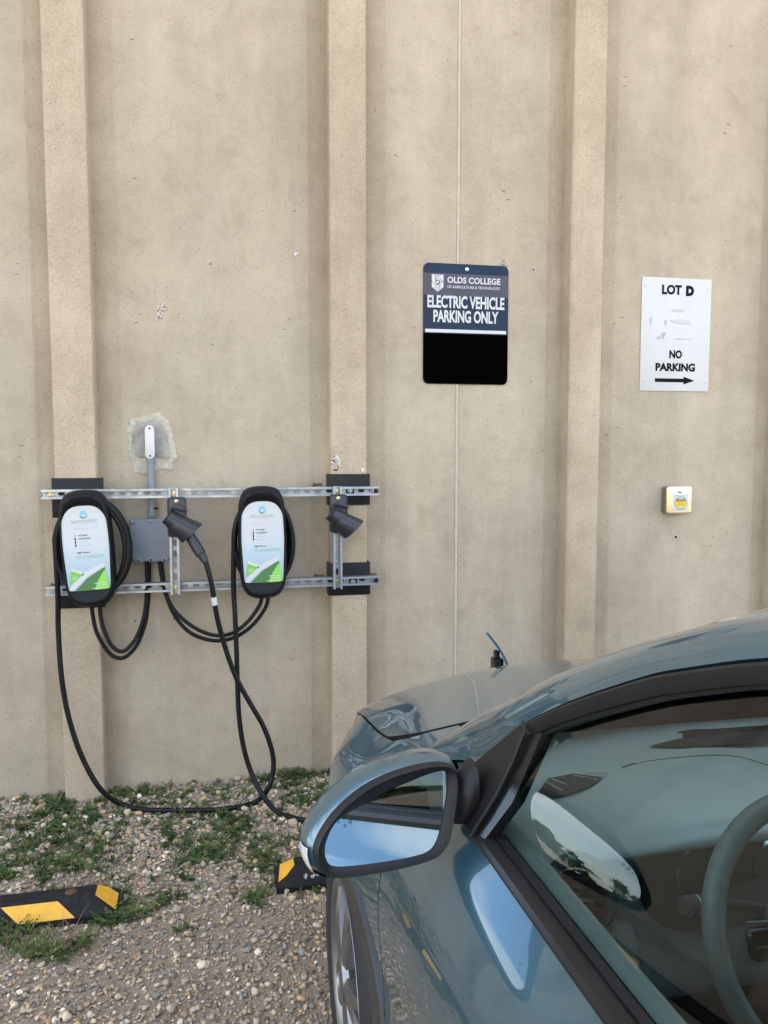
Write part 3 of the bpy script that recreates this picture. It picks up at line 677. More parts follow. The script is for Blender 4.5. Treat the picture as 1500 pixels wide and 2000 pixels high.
# cable of the left charger: coil, drop on its left, run along the gravel, up to the first holster
k1 = coil(c1, R(-3.2), 6, 0.127, 0.205, YC0, YC1, 0.044, math.pi*1.02, 0.015, 1)
drop1 = [aty(113, 1160, RAIL_F-0.07), aty(114, 1230, -0.19), aty(120, 1320, -0.20), aty(134, 1400, -0.21), aty(160, 1478, -0.22), aty(197, 1542, -0.23), G(240, 1572), G(290, 1582), G(350, 1582), G(410, 1582), G(460, 1577), G(497, 1567), aty(521, 1545, -0.30), aty(533, 1510, -0.29), aty(532, 1470, -0.28), aty(515, 1420, -0.27), aty(490, 1376, -0.26), aty(462, 1325, -0.25), aty(440, 1265, -0.25), aty(424, 1205, -0.26), aty(413, 1140, -0.27)]
tip = aty(402, 1098, -0.262); hnd0 = O1+AX*0.100+Vector((0, -0.026, -0.004))
path1 = k1[:-3] + spline([k1[-3]]+drop1+[tip], 10)
cab1 = thing('charging_cable', 'thick black charging cable coiled on the left charger, plugged in the holster with white tape', 'cable', tuple(c1), 'charging cables of the two chargers')
def reloc(b, o): return MB().add([tuple(Vector(v)-Vector(o.location)) for v in b.v], b.f)
reloc(MB().tube(resample(path1, 0.012), CR, 12), cab1).build('cord', 'rubber', cab1)
d1 = (hnd0-tip); hp = [tip+d1*t_ for t_ in (0.0, 0.10, 0.24, 0.26, 0.5, 0.75, 1.0)]
hr = [0.0145, 0.0165, 0.0185, 0.0235, 0.0235, 0.022, 0.026]
conn = reloc(MB().tube(hp, lambda i: hr[i], 16), cab1).build('connector_handle', 'holster', cab1)
reloc(MB().lathe([(0.003, 0), (0.003, 0.001)], tuple(hp[4]+Vector((0.004, -0.0232, -0.012))), (0, -1, 0), 10), cab1).build('screw_hole', 'dark_hole', conn)
i0 = aty(420, 1172, -0.262); i1 = aty(416, 1160, -0.262); i2 = aty(421, 1184, -0.262)
pth = resample(path1, 0.006); near = sorted(range(len(pth)), key=lambda i: (pth[i]-i0).length)[0]
reloc(MB().tube(pth[near-3:near+4], CR+0.0012, 14), cab1).build('tape_tag', 'tape', cab1)
# cable of the second charger: coil, straight drop, off to the car
k2 = coil(c2, R(-0.9), 5, 0.121, 0.205, YC0, YC1, 0.012, math.pi*1.05, 0.015, 2)
drop2 = [aty(456, 1140, RAIL_F-0.075), aty(459, 1200, -0.215), aty(462, 1270, -0.22), aty(464, 1340, -0.23), aty(467, 1400, -0.24), aty(476, 1460, -0.25), aty(492, 1512, -0.27), aty(513, 1553, -0.33), G(540, 1584), G(575, 1598), G(615, 1605), Vector((0.36, -0.60, 0.05)), Vector((0.50, -0.72, 0.055)), Vector((0.68, -0.84, 0.25)), Vector((0.84, -0.95, 0.62)), Vector((0.93, -0.99, 0.74)), Vector((0.965, -1.04, 0.775))]
path2 = k2[:-3] + spline([k2[-3]]+drop2, 10)
cab2 = thing('charging_cable', 'thick black charging cable coiled on the second charger and leading to the car', 'cable', tuple(c2), 'charging cables of the two chargers')
reloc(MB().tube(resample(path2, 0.012), CR, 12), cab2).build('cord', 'rubber', cab2)
reloc(MB().tube([Vector((0.965, -1.03, 0.77)), Vector((0.97, -1.06, 0.79)), Vector((0.975, -1.12, 0.80))], lambda i: (0.018, 0.024, 0.026)[i], 14), cab2).build('connector_handle', 'holster', cab2)

# corrugated conduits
def corrugated(label, pts):
    p = resample(spline(pts, 12), 0.0022); c0 = p[0]
    b = MB().tube(p, lambda i: 0.0098 if i % 4 < 2 else 0.0078, 10)
    o = MB().add([tuple(Vector(v)-c0) for v in b.v], b.f).build('flexible_conduit', 'rubber', None, angle=70); o.location = c0
    return tag(o, label, 'conduit', 'corrugated conduits below the chargers')
y_ = -0.045
corrugated('ribbed black conduit making the outer loop from box to left charger', [aty(291, 1096, y_), aty(291, 1130, y_), aty(289, 1180, -0.10), aty(283, 1220, -0.13), aty(266, 1262, -0.15), aty(240, 1285, -0.16), aty(214, 1276, -0.16), aty(190, 1238, -0.16), aty(181, 1200, -0.16), aty(179, 1172, -0.155)])
corrugated('ribbed black conduit making the inner loop from box to left charger', [aty(286, 1096, y_-0.022), aty(287, 1130, y_-0.022), aty(285, 1178, -0.125), aty(278, 1216, -0.15), aty(262, 1252, -0.175), aty(240, 1272, -0.185), aty(219, 1262, -0.185), aty(203, 1230, -0.18), aty(196, 1200, -0.175), aty(195, 1172, -0.17)])
corrugated('ribbed black conduit hanging lower from box to second charger', [aty(315, 1096, y_), aty(318, 1120, y_), aty(324, 1160, -0.075), aty(342, 1203, -0.12), aty(372, 1236, -0.15), aty(415, 1251, -0.16), aty(455, 1246, -0.16), aty(490, 1224, -0.16), aty(517, 1190, -0.16), aty(526, 1160, -0.155)])
corrugated('ribbed black conduit hanging higher from box to second charger', [aty(311, 1096, y_-0.022), aty(315, 1122, y_-0.022), aty(323, 1158, -0.10), aty(343, 1195, -0.145), aty(380, 1226, -0.175), aty(420, 1241, -0.185), aty(455, 1236, -0.185), aty(484, 1214, -0.185), aty(506, 1184, -0.18), aty(513, 1160, -0.175)])

# ------------------------------------------------------------------ signs
sg = thing('parking_sign', 'navy electric vehicle parking sign with white lettering and a black lower half', 'sign', (0, 0, 0))
a, b = aty(827, 512, -0.006), aty(991, 752, -0.006); x0, x1 = a.x, b.x; z1, z0 = a.z, b.z
sg.location = (x0, 0, z0); W_, H_ = x1-x0, z1-z0
po = rrect(0, 0, W_, H_, 0.028, 8)
MB().prism(po, -0.0015, -0.005, 0.0008).build('panel', 'navy', sg)
pi = rrect(0.0005, 0.0005, W_-0.0005, H_-0.0005, 0.0275, 8)
Zp = lambda py: H_*(1-(py-512)/(752-512.0))
flat('header_band', 'mauve', sg, [clip([(-1, Zp(532)), (1, Zp(532)), (1, Zp(576)), (-1, Zp(576))], pi)], -0.0056)
flat('lower_panel', 'blackfilm', sg, [clip([(-1, Zp(651)), (1, Zp(651)), (1, Zp(751)), (-1, Zp(751))], pi)], -0.0056)
flat('white_rule', 'signwhite', sg, [[(0.010, Zp(642.5)), (W_-0.010, Zp(642.5)), (W_-0.010, Zp(649)), (0.010, Zp(649))]], -0.0056)
yl = -0.0060
text_mesh('lettering', 'OLDS COLLEGE', 'signwhite', sg, W_*0.277, Zp(550.5), W_*0.625, 0.030, yl, 0.028)
text_mesh('lettering', 'OF AGRICULTURE & TECHNOLOGY', 'signwhite', sg, W_*0.277, Zp(560.5), W_*0.622, 0.0125, yl, 0.014)
text_mesh('lettering', 'ELECTRIC VEHICLE', 'signwhite', sg, W_*0.5, Zp(600.5), W_*0.905, 0.060, yl, 0.032, 'C', 0.98)
text_mesh('lettering', 'PARKING ONLY', 'signwhite', sg, W_*0.5, Zp(629), W_*0.765, 0.059, yl, 0.032, 'C', 0.98)
# shield emblem
ex0, ex1, ez1, ez0 = W_*0.097, W_*0.232, Zp(534.5), Zp(569)
EX = lambda u: ex0+(ex1-ex0)*u; EZ = lambda v: ez0+(ez1-ez0)*v
em = flat('emblem', 'signwhite', sg, [[(EX(0), EZ(1)), (EX(0), EZ(.28)), (EX(.5), EZ(0)), (EX(1), EZ(.28)), (EX(1), EZ(1))]], yl)
def bar(u0, v0, u1, v1, w): 
    dx, dz = EX(u1)-EX(u0), EZ(v1)-EZ(v0); l = math.hypot(dx, dz); nx, nz_ = -dz/l*w, dx/l*w
    return [(EX(u0)+nx, EZ(v0)+nz_), (EX(u1)+nx, EZ(v1)+nz_), (EX(u1)-nx, EZ(v1)-nz_), (EX(u0)-nx, EZ(v0)-nz_)]
flat('emblem_lines', 'mauve', em, [bar(.30, 1, .30, .70, .0012), bar(.32, .72, .8, 1.0, .0009), bar(.34, .84, .62, 1.0, .0009), bar(.36, .93, .48, 1, .0009), bar(0, .62, .34, .36, .0010), bar(.3, .70, .62, .58, .0010), bar(.66, .78, 1, .56, .0010), bar(.36, .40, .62, .47, .001), bar(.18, .19, .66, .44, .0009), bar(.3, .12, .7, .33, .0009), bar(.42, .05, .72, .2, .0009), bar(.7, .18, .7, .62, .001), bar(.3, .66, .98, .58, .0008)], yl-0.0004)
flat('emblem_lines', 'mauve', em, [circ(EX(.5), EZ(.56), .0115, 20)], yl-0.0007)
flat('emblem_lines', 'signwhite', em, [circ(EX(.5), EZ(.56), .0068, 16)], yl-0.0010)
MB().lathe([(0.0095, 0), (0.0095, 0.0015), (0.006, 0.003), (0.002, 0.0035)], (W_*0.505, -0.0052, Zp(522)), (0, -1, 0), 16).build('screw', 'steelbolt', sg)

ls = thing('lot_sign', 'white lot D no parking sign with a black arrow', 'sign', (0, 0, 0))
a, b = aty(1255, 540, -0.006), aty(1383.5, 765, -0.006); ls.location = (a.x, 0, b.z); W_, H_ = b.x-a.x, a.z-b.z
MB().prism(rrect(0, 0, W_, H_, 0.003, 2), -0.0015, -0.005, 0.0006).build('panel', 'signwhite', ls)
Zp = lambda py: H_*(1-(py-541)/224.0); yl = -0.0056
text_mesh('lettering', 'LOT', 'ink', ls, W_*0.282, Zp(574), W_*0.285, 0.050, yl, 0.052)
text_mesh('lettering', 'D', 'ink', ls, W_*0.628, Zp(575.5), W_*0.118, 0.053, yl, 0.085)
text_mesh('lettering', 'NO', 'ink', ls, W_*0.505, Zp(700), W_*0.185, 0.043, yl, 0.052, 'C')
text_mesh('lettering', 'PARKING', 'ink', ls, W_*0.505, Zp(725.5), W_*0.575, 0.042, yl, 0.052, 'C')
za = Zp(743.5)
flat('arrow', 'ink', ls, [[(W_*.215, za-0.0095), (W_*.63, za-0.0095), (W_*.63, za-0.020), (W_*.79, za), (W_*.63, za+0.020), (W_*.63, za+0.0095), (W_*.215, za+0.0095)]], yl)
M['residue'] = plain('grey_glue_residue', (0.42, 0.40, 0.39), 0.6, var=0.15, scale=60); M['residue_red'] = plain('pinkish_residue', (0.56, 0.51, 0.50), 0.6, var=0.1, scale=60)
for i, (px, py, rx, rz, m_) in enumerate(((1271, 627, .007, .019, 'residue'), (1300, 630, .006, .017, 'residue'), (1295, 655, .014, .017, 'residue'), (1286, 660, .010, .010, 'residue'), (1335, 662, .05, .004, 'residue_red'), (1330, 628, .06, .010, 'faint'), (1325, 606, .045, .006, 'faint'))):
    p = aty(px, py, -0.006); flat('glue_residue', m_, ls, [blob(p.x-ls.location.x, p.z-ls.location.z, rx, rz, 18, 0.25, i)], yl-0.0002*i)
for u, v in ((.045, .93), (.955, .92), (.045, .09), (.945, .08)):
    MB().lathe([(0.006, 0), (0.006, 0.001), (0.003, 0.0025)], (W_*u, -0.0052, H_*v), (0, -1, 0), 12).build('screw', 'steelbolt', ls)

# ------------------------------------------------------------------ key switch box on the right bay
p0, p1 = aty(1303, 950, -0.055), aty(1351, 1003, -0.055); cx, cz = (p0.x+p1.x)/2, (p0.z+p1.z)/2; w2, h2 = (p1.x-p0.x)/2, (p0.z-p1.z)/2
ks = thing('push_button_box', 'small champagne metal box with a yellow caution sticker on the right bay', 'control box', (cx, 0, cz))
MB().prism(rrect(-w2+0.002, -h2+0.002, w2-0.002, h2-0.002, 0.014), 0.0, -0.046, 0.002).build('box_body', 'boxside', ks)
pl = MB().prism(rrect(-w2, -h2, w2, h2, 0.014), -0.0465, -0.056, 0.006, 4).build('front_plate', 'brass', ks)
MB().lathe([(0.0105, 0), (0.0105, 0.004), (0.007, 0.006), (0.002, 0.0065)], (0.002, -0.056, h2*0.62), (0, -1, 0), 18).build('key_lock', 'steelbolt', ks)
st = flat('sticker', 'sticker', ks, [rrect(-w2*.52, -h2*.80, w2*.68, h2*.42, .002, 2)], -0.0566)
cxs = w2*0.09
flat('sticker_print', 'brown', st, [circ(cxs, -h2*.22, w2*.46, 24)], -0.0570)
flat('sticker_print', 'sticker', st, [circ(cxs, -h2*.22, w2*.42, 24)], -0.0573)
flat('sticker_print', 'caution', st, [[(cxs-w2*.33, -h2*.52), (cxs+w2*.33, -h2*.52), (cxs+w2*.40, -h2*.1), (cxs+w2*.33, h2*.08), (cxs-w2*.33, h2*.08), (cxs-w2*.40, -h2*.1)]], -0.0576)
flat('sticker_print', 'brown', st, [[(cxs-w2*.34, -h2*.12), (cxs+w2*.34, -h2*.12), (cxs+w2*.34, h2*.08), (cxs-w2*.34, h2*.08)]], -0.0579)
text_mesh('lettering', 'CAUTION', 'caution', st, cxs, -h2*.085, w2*.58, h2*.13, -0.0582, 0.02, 'C')
for k in range(3): fine_print('brown', st, cxs-w2*.26, -h2*(.24+.1*k), w2*.52, h2*.05, -0.0582, 20+k)
fine_print('skyprint', st, cxs-w2*.5, h2*.30, w2*1.0, h2*.07, -0.0570, 30)
fine_print('greyink', st, cxs-w2*.43, -h2*.72, w2*.86, h2*.06, -0.0570, 31)

# ------------------------------------------------------------------ parking stops
def stop(label, xr, yc, z, rot, length, stripes):
    """rubber wheel stop, right end at x = 0, running towards -x; top faces up, long slope towards -y"""
    t = thing('parking_stop', label, 'parking stop', (xr, yc, z), 'rubber parking stops on the gravel'); t.rotation_euler = (0, 0, rot)
    hw, tw, H, e = 0.078, 0.033, 0.074, 0.075
    def sec(x, k, zt=1.0): return [(x, -hw*1.0, 0), (x, -hw, 0.022), (x, -tw-(hw-tw)*(1-k), 0.022+(H-0.022)*k), (x, tw+(hw-tw)*(1-k), 0.022+(H-0.022)*k), (x, hw, 0.022), (x, hw, 0)]
    rows = [sec(0, 0.02), sec(-0.006, 0.06), sec(-e, 0.97), sec(-e-0.01, 1.0)] + [sec(-x, 1.0) for x in np.linspace(e+0.05, length-e-0.05, 16)] + [sec(-length+e+0.01, 1.0), sec(-length+e, 0.97), sec(-length+0.006, 0.06), sec(-length, 0.02)]
    b = MB(); b.grid(rows); b.poly(rows[0]); b.poly(rows[-1][::-1]); b.build('block', 'stopper', t, angle=22)
    nrm = Vector((0, -(H-0.022), hw-tw)).normalized(); nrm = Vector((0, -abs(nrm.y), abs(nrm.z)))
    def on(x, v, off=0.0015): return Vector((x, -hw+(hw-tw)*v, 0.022+(H-0.022)*v))+nrm*off
    for q in stripes:
        if q[0] == 'slope':
            f = MB()
            f.grid([[on(x, v, o_) for x, v in q[1]] for o_ in (0.0, 0.0016)], close_v=True); f.poly([on(x, v, 0.0016) for x, v in q[1]])
        else:
            f = MB(); sgn = q[2]          # end slope: from the low end up to the top edge
            xe, xt = (0, -e) if sgn > 0 else (-length, -length+e); n2 = Vector((H*0.9*sgn, 0, e)).normalized()
            P = [Vector((xe+(xt-xe)*v, u*(hw*0.98-(hw-tw)*v), 0.024+(H-0.024)*v))+n2*0.002 for u, v in q[1]]
            f.poly(P); f.grid([[p-n2*0.0019 for p in P], P], close_v=True)
        f.build('yellow_stripe', 'yellow', t, smooth=False)
    return t, on
s1 = atz(230, 1768, 0.03)
st1, on1 = stop('black rubber parking stop with yellow stripes at the left edge of the photo', s1.x-0.005, s1.y+0.055, -0.008, R(1.0), 1.83,
                [('slope', [(-0.132, 0.03), (-0.312, 0.03), (-0.372, 0.88), (-0.192, 0.88)]), ('slope', [(-0.62, 0.03), (-0.83, 0.03), (-0.88, 0.88), (-0.67, 0.88)]), ('end', [(-0.80, 0.05), (0.55, 0.05), (0.92, 0.5), (0.9, 0.95), (-0.95, 0.95)], 1)])
MB().lathe([(0.020, 0), (0.020, 0.003), (0.012, 0.006), (0.004, 0.007)], (-0.155, 0.0, 0.0735), (0, 0, 1), 18).build('anchor_bolt', 'rust', st1)
MB().prism(rrect(-0.40, -0.006, -0.27, 0.006, 0.003), 0, 0.002).build('maker_plate', 'stopper', st1).matrix_local = Matrix.Translation((0, -0.005, 0.0738)) @ Matrix.Rotation(R(90), 4, 'X')
s2 = atz(541, 1745, 0.0)
st2, on2 = stop('black rubber parking stop with a yellow end, reaching under the car', s2.x+1.83, s2.y+0.085, -0.008, R(0.0), 1.83,
                [('slope', [(-1.62, 0.03), (-1.41, 0.03), (-1.46, 0.88), (-1.66, 0.88)]), ('end', [(-0.72, 0.12), (-0.86, 0.50), (-0.5, 0.93), (0.9, 0.93), (0.9, 0.3)], -1)])
for k in range(6):
    x = -1.72+0.02*k+random.uniform(-.01, .01); P = blob(x, 0.6+random.uniform(-.2, .15), 0.008, 0.12, 9, .3, k)
    MB().poly([on2(a, b, 0.0012) for a, b in P]).build('scuff_mark', 'scuff', st2, smooth=False)

# ------------------------------------------------------------------ the car (left-hand drive, nose to the wall, centre line x = XC)
XC = 1.15
car = thing('parked_car', 'teal blue electric car parked nose to the wall with its charge flap open', 'car', (XC, -3.0, 0))
CO = Vector(car.location)
def cobj(b, name, mat, parent=None, **k):
    """link a mesh given in world coordinates under the car"""
    par = parent or car; off = CO
    return MB().add([(v[0]-off.x, v[1]-off.y, v[2]) for v in b.v], b.f).build(name, mat, par, **k)
def mirrored(b): return MB().add([(2*XC-v[0], v[1], v[2]) for v in b.v], [f[::-1] for f in b.f])
def pch(xs, ys):
    xs = np.array(xs, float); ys = np.array(ys, float); o = np.argsort(xs); xs, ys = xs[o], ys[o]
    h = np.diff(xs); d = np.diff(ys)/h; m = np.zeros(len(xs)); m[0], m[-1] = d[0], d[-1]
    for i in range(1, len(xs)-1):
        m[i] = 0 if d[i-1]*d[i] <= 0 else (h[i-1]+h[i])/(h[i-1]/d[i-1]+h[i]/d[i])*1.0
    def f(x):
        x = min(max(x, xs[0]), xs[-1]); i = min(max(int(np.searchsorted(xs, x))-1, 0), len(h)-1); t = (x-xs[i])/h[i]
        return float((1+2*t)*(1-t)**2*ys[i]+t*(1-t)**2*h[i]*m[i]+t*t*(3-2*t)*ys[i+1]+t*t*(t-1)*h[i]*m[i+1])
    return f
YF, YR = -1.50, -4.90
# side curves bottom to top: (y, w, z)
SIDE = dict(
 A=[(-1.5, .72, .22), (-1.97, .84, .22), (-2.4, .80, .20), (-4.2, .80, .20), (-4.57, .84, .22), (-4.9, .76, .26)],
 B=[(-1.5, .785, .36), (-1.7, .862, .36), (-1.97, .885, .36), (-2.2, .868, .35), (-2.4, .852, .33), (-3.2, .85, .33), (-4.2, .86, .34), (-4.57, .885, .36), (-4.9, .82, .40)],
 C=[(-1.5, .80, .55), (-1.7, .868, .57), (-1.85, .892, .60), (-1.97, .897, .60), (-2.1, .890, .58), (-2.25, .868, .56), (-2.4, .856, .55), (-2.8, .850, .54), (-3.4, .852, .56), (-4.2, .868, .60), (-4.57, .897, .62), (-4.9, .84, .62)],
 D=[(-1.5, .800, .70), (-1.7, .868, .72), (-1.85, .898, .735), (-1.97, .903, .735), (-2.1, .897, .735), (-2.25, .878, .74), (-2.4, .868, .765), (-2.8, .869, .785), (-3.4, .872, .81), (-4.2, .882, .82), (-4.57, .900, .82), (-4.9, .84, .84)],
 E=[(-1.5, .772, .762), (-1.63, .818, .80), (-1.8, .862, .818), (-1.97, .872, .832), (-2.1, .862, .848), (-2.25, .838, .880), (-2.4, .832, .905), (-2.8, .832, .924), (-3.4, .831, .942), (-4.2, .828, .95), (-4.57, .845, .95), (-4.9, .80, .96)],
 F=[(-1.5, .756, .822), (-1.65, .768, .853), (-1.8, .768, .875), (-1.9, .767, .895), (-2.0, .766, .920), (-2.1, .754, .950), (-2.2, .750, .972), (-2.3, .757, .983), (-2.45, .764, .990), (-2.65, .768, .996), (-3.1, .767, 1.012), (-3.6, .762, 1.035), (-4.2, .752, 1.065), (-4.6, .735, 1.075), (-4.9, .70, 1.06)])
NOSE = dict(A=-1.06, B=-1.02, C=-1.01, D=-1.03, E=-1.05, F=-1.08); TAIL = dict(A=-5.08, B=-5.16, C=-5.17, D=-5.12, E=-5.08, F=-5.05)
SF = {k: (pch([p[0] for p in v], [p[1] for p in v]), pch([p[0] for p in v], [p[2] for p in v])) for k, v in SIDE.items()}
PW = 0.90
# hood as a height over the ground plan
hzc = pch([-1.0, -1.08, -1.2, -1.35, -1.6, -2.0, -2.25], [.745, .79, .850, .902, .950, .995, 1.012])
hzr = pch([-1.0, -1.1, -1.25, -1.435, -1.8, -2.15], [.66, .725, .802, .862, .930, .982]); hwr = pch([-1.0, -1.1, -1.25, -1.435, -1.8, -2.15], [.50, .53, .560, .590, .655, .710])
def hood_z(w, y):
    wc, zc, zr = hwr(y), hzc(y), hzr(y); zf = SF['F'][1](y) if y < -1.5 else zr-0.052-0.16*(y+1.5)
    if w <= wc: return zc-(zc-zr)*(w/wc)**2.4
    t = min(1.3, (w-wc)/max(0.02, .767-wc)); return zr-(zr-zf)*(0.72*t+0.28*t*t)
def station(s):
    """s in body coordinates: y for the straight part; >YF: arc over the nose (0..1); < YR: arc over the tail"""
    out_ = []
    for k in 'ABCDEF':
        fw, fz = SF[k]
        if isinstance(s, tuple):
            a = s[1]*math.pi/2; y0, ye = (YF, NOSE[k]) if s[0] == 'n' else (YR, TAIL[k])
            w = fw(y0)*math.cos(a)**PW if s[1] < 1 else 0.0; y = y0+(ye-y0)*math.sin(a)**PW; z = fz(y0)
            if k == 'F' and s[0] == 'n': z = hood_z(w, y)-0.001
            if k == 'E' and s[0] == 'n': z = min(z, hood_z(min(w, .76), y)-0.05)
            out_.append(Vector((w, y, z)))
        else: out_.append(Vector((fw(s), s, fz(s))))
    return out_
NV = 34
def dense(P, n=NV):
    q = spline(P, 14); d = [0]
    for a, b in zip(q, q[1:]): d.append(d[-1]+(b-a).length)
    o = []; j = 0
    for k in range(n+1):
        s_ = d[-1]*k/n
        while j < len(d)-2 and d[j+1] < s_: j += 1
        t_ = (s_-d[j])/max(1e-9, d[j+1]-d[j]); o.append(q[j].lerp(q[j+1], t_))
    return o
WHEELS = [(-1.97, .335), (-4.57, .335)]; RA = 0.362
def side_grid(stations, dw=0.0, arches=True, flange=(True, True, True)):
    rows = [dense(station(s)) for s in stations]; n, m = len(rows), NV+1
    V = [[Vector((XC-(p.x-dw), p.y, p.z)) for p in r] for r in rows]
    fl = 0.012
    def inn(p): return Vector((p.x+fl, p.y, p.z))
    b = MB(); idx = {}
    def vid(i, j):
        if (i, j) not in idx: idx[i, j] = len(b.v); b.v.append(tuple(V[i][j]))
        return idx[i, j]
    def inside(p): return arches and any((p.y-y)**2+(p.z-z)**2 < RA*RA for y, z in WHEELS) or (arches and any(abs(p.y-y) < RA and p.z < z for y, z in WHEELS))
    edge = set(); keep = {}
    for i in range(n-1):
        for j in range(m-1):
            c_ = (V[i][j]+V[i+1][j]+V[i][j+1]+V[i+1][j+1])/4; keep[i, j] = not inside(c_)
    # snap the border of the cut-out to the arch circle
    if arches:
        for i in range(n):
            for j in range(m):
                nb = [keep.get((i+a, j+c_)) for a in (-1, 0) for c_ in (-1, 0)]
                if any(x is False for x in nb) and any(x for x in nb):
                    p = V[i][j]; y, z = min(WHEELS, key=lambda q: abs(q[0]-p.y)); d = Vector((0, p.y-y, p.z-z))
                    if p.z > z-0.005:
                        l = d.length or 1; V[i][j] = Vector((p.x, y+d.y/l*RA, z+d.z/l*RA))
                    else: V[i][j] = Vector((p.x, y+math.copysign(RA, d.y), p.z))
    for (i, j), k in keep.items():
        if k: b.f.append((vid(i, j), vid(i+1, j), vid(i+1, j+1), vid(i, j+1)))
    # turned-in flange along the panel's front, rear and top edges
    for which, on in zip(('f', 'r', 't'), flange):
        if not on: continue
        path = [(0, j) for j in range(m)] if which == 'f' else [(n-1, j) for j in range(m)] if which == 'r' else [(i, m-1) for i in range(n)]
        path = [q for q in path if q in idx]
        o = len(b.v)
        for q in path: p = Vector(b.v[idx[q]]); b.v.append((p.x+fl, p.y, p.z-(0.012 if which == 't' else 0)))
        for k in range(len(path)-1): b.f.append((idx[path[k]], idx[path[k+1]], o+k+1, o+k))
    return b
def lin(a, b, step): return list(np.linspace(a, b, max(2, int(abs(b-a)/step)+1)))
nose = [('n', t_) for t_ in np.linspace(1, 0.03, 26)]; tail = [('t', t_) for t_ in np.linspace(0.05, 1, 16)]
panels = (('front_fender', nose+lin(YF, -2.356, 0.014)), ('front_door', lin(-2.361, -3.452, 0.02)), ('rear_door', lin(-3.457, -4.30, 0.03)), ('rear_quarter', lin(-4.305, YR, 0.014)+tail))
doors = {}
for nm, st_ in panels:
    b = side_grid(st_)
    for sgn, bb in ((0, b), (1, mirrored(b))): doors[nm, sgn] = cobj(bb, nm, 'paint', angle=50)
sh = side_grid(nose+lin(YF, YR, 0.03)+tail, dw=0.022, flange=(False,)*3)
cobj(sh, 'inner_body', 'under'); cobj(mirrored(sh), 'inner_body', 'under')
# hood: its outline keeps 4 mm clear of the fender
def yrear(w): return -2.00-0.095*(w/.70)**2 if w < .70 else -2.095+0.16*((w-.70)/.062)**2.2
def yfront(w): return -1.506+.42*max(0.0, 1-(min(w, .7558)/.756)**2.222)**.45
ws = list(np.linspace(-.762, .762, 111)); rows = []
for w in ws:
    a = abs(w); yr_, yf_ = yrear(a), yfront(a); rows.append([Vector((XC-w, yr_+(yf_-yr_)*t_, hood_z(a, yr_+(yf_-yr_)*t_))) for t_ in np.linspace(0, 1, 60)])
b = MB(); b.grid(rows)
rim_ = rows[0] + [r[-1] for r in rows[1:]] + rows[-1][::-1][1:] + [r[0] for r in rows[::-1][1:-1]]
sk_ = MB().grid([[p+Vector((0, 0, -0.0015)) for p in rim_], [Vector((XC+(p.x-XC)*0.992, p.y, p.z-0.016)) for p in rim_]], close_v=True); cobj(sk_, 'hood_edge', 'under')
cobj(b, 'hood', 'paint', angle=50)
# dark tray under the hood gap
cobj(MB().grid([[Vector((p.x, p.y, p.z-0.032)) for p in [Vector((XC-w, -2.28+(yfront(min(abs(w), .74))+0.01+2.28)*t_, hood_z(abs(w), -2.28+(yfront(min(abs(w), .74))+2.28)*t_))) for t_ in np.linspace(0, 1, 24)]] for w in np.linspace(-.735, .735, 50)]), 'engine_bay', 'under')
# ---- pillars and roof
PT = [(.752, -2.300, .988), (.735, -2.43, 1.040), (.725, -2.514, 1.070), (.702, -2.624, 1.162), (.682, -2.748, 1.240), (.652, -2.901, 1.320), (.640, -2.99, 1.357), (.622, -3.12, 1.401), (.608, -3.30, 1.4385), (.596, -3.7, 1.474), (.592, -4.1, 1.462), (.570, -4.5, 1.412), (.545, -4.95, 1.30)]
PI = [(.697, -2.205, 1.000), (.682, -2.27, 1.042), (.668, -2.36, 1.098), (.648, -2.475, 1.163), (.629, -2.60, 1.236), (.603, -2.765, 1.319), (.580, -2.885, 1.372), (.565, -2.975, 1.408), (.545, -3.14, 1.452), (.525, -3.65, 1.508), (.520, -4.1, 1.502), (.50, -4.5, 1.455), (.47, -4.98, 1.345)]
po_ = spline(PT, 7); pi_ = spline(PI, 7)
def pill(q, r, bulge=0.012):
    out_ = []
    for t_ in np.linspace(0, 1, 10):
        p = q.lerp(r, t_); bl = bulge*4*t_*(1-t_); out_.append(Vector((XC-(p.x+bl*0.75), p.y, p.z+bl*0.65)))
    return out_
prow = [pill(a, b_) for a, b_ in zip(po_, pi_)]
NH = 7*7+2                                            # station where the windscreen meets the roof
PB = MB(); PB.grid(prow)
PB.grid([[r[0] for r in prow], [r[0]+Vector((0.012, 0.004, -0.008)) for r in prow]]); PB.grid([[r[-1] for r in prow], [r[-1]+Vector((0.010, -0.004, -0.012)) for r in prow]])
pl_l = cobj(PB, 'pillar', 'paint', angle=50); pl_r = cobj(mirrored(PB), 'pillar', 'paint', angle=50)
rr_ = []
for k in range(NH, len(pi_)):
    p = pi_[k]; rr_.append([Vector((XC-p.x*u, p.y+(0.075*(1-u*u) if k < NH+16 else 0)*(1-(k-NH)/16.0) - (0.06*(1-u*u)*max(0, (k-NH-20)/16.0)), p.z-0.002+0.055*(1-u*u))) for u in np.linspace(1, -1, 29)])
cobj(MB().grid(rr_), 'roof', 'paint', angle=50)
ri = [[Vector((q.x, q.y, q.z-0.022)) for q in r[1:-1]] for r in rr_]; cobj(MB().grid(ri), 'headliner', 'headliner')
# windscreen
wr = []
for k in range(0, NH+1):
    p = pi_[k]; f_ = k/NH
    wr.append([Vector((XC-p.x*u*0.996, p.y+(0.17*(1-f_)+0.075*f_)*(1-u*u), p.z-0.004+(0.012*(1-f_)+0.05*f_)*(1-u*u))) for u in np.linspace(1, -1, 25)])
cobj(MB().grid(wr), 'windscreen', 'wglass')
band_ = [[q+Vector((0, 0.002, 0.003)) for q in r[1:-1]] for r in wr[:12]]; cobj(MB().grid(band_), 'windscreen_border', 'gloss_black')
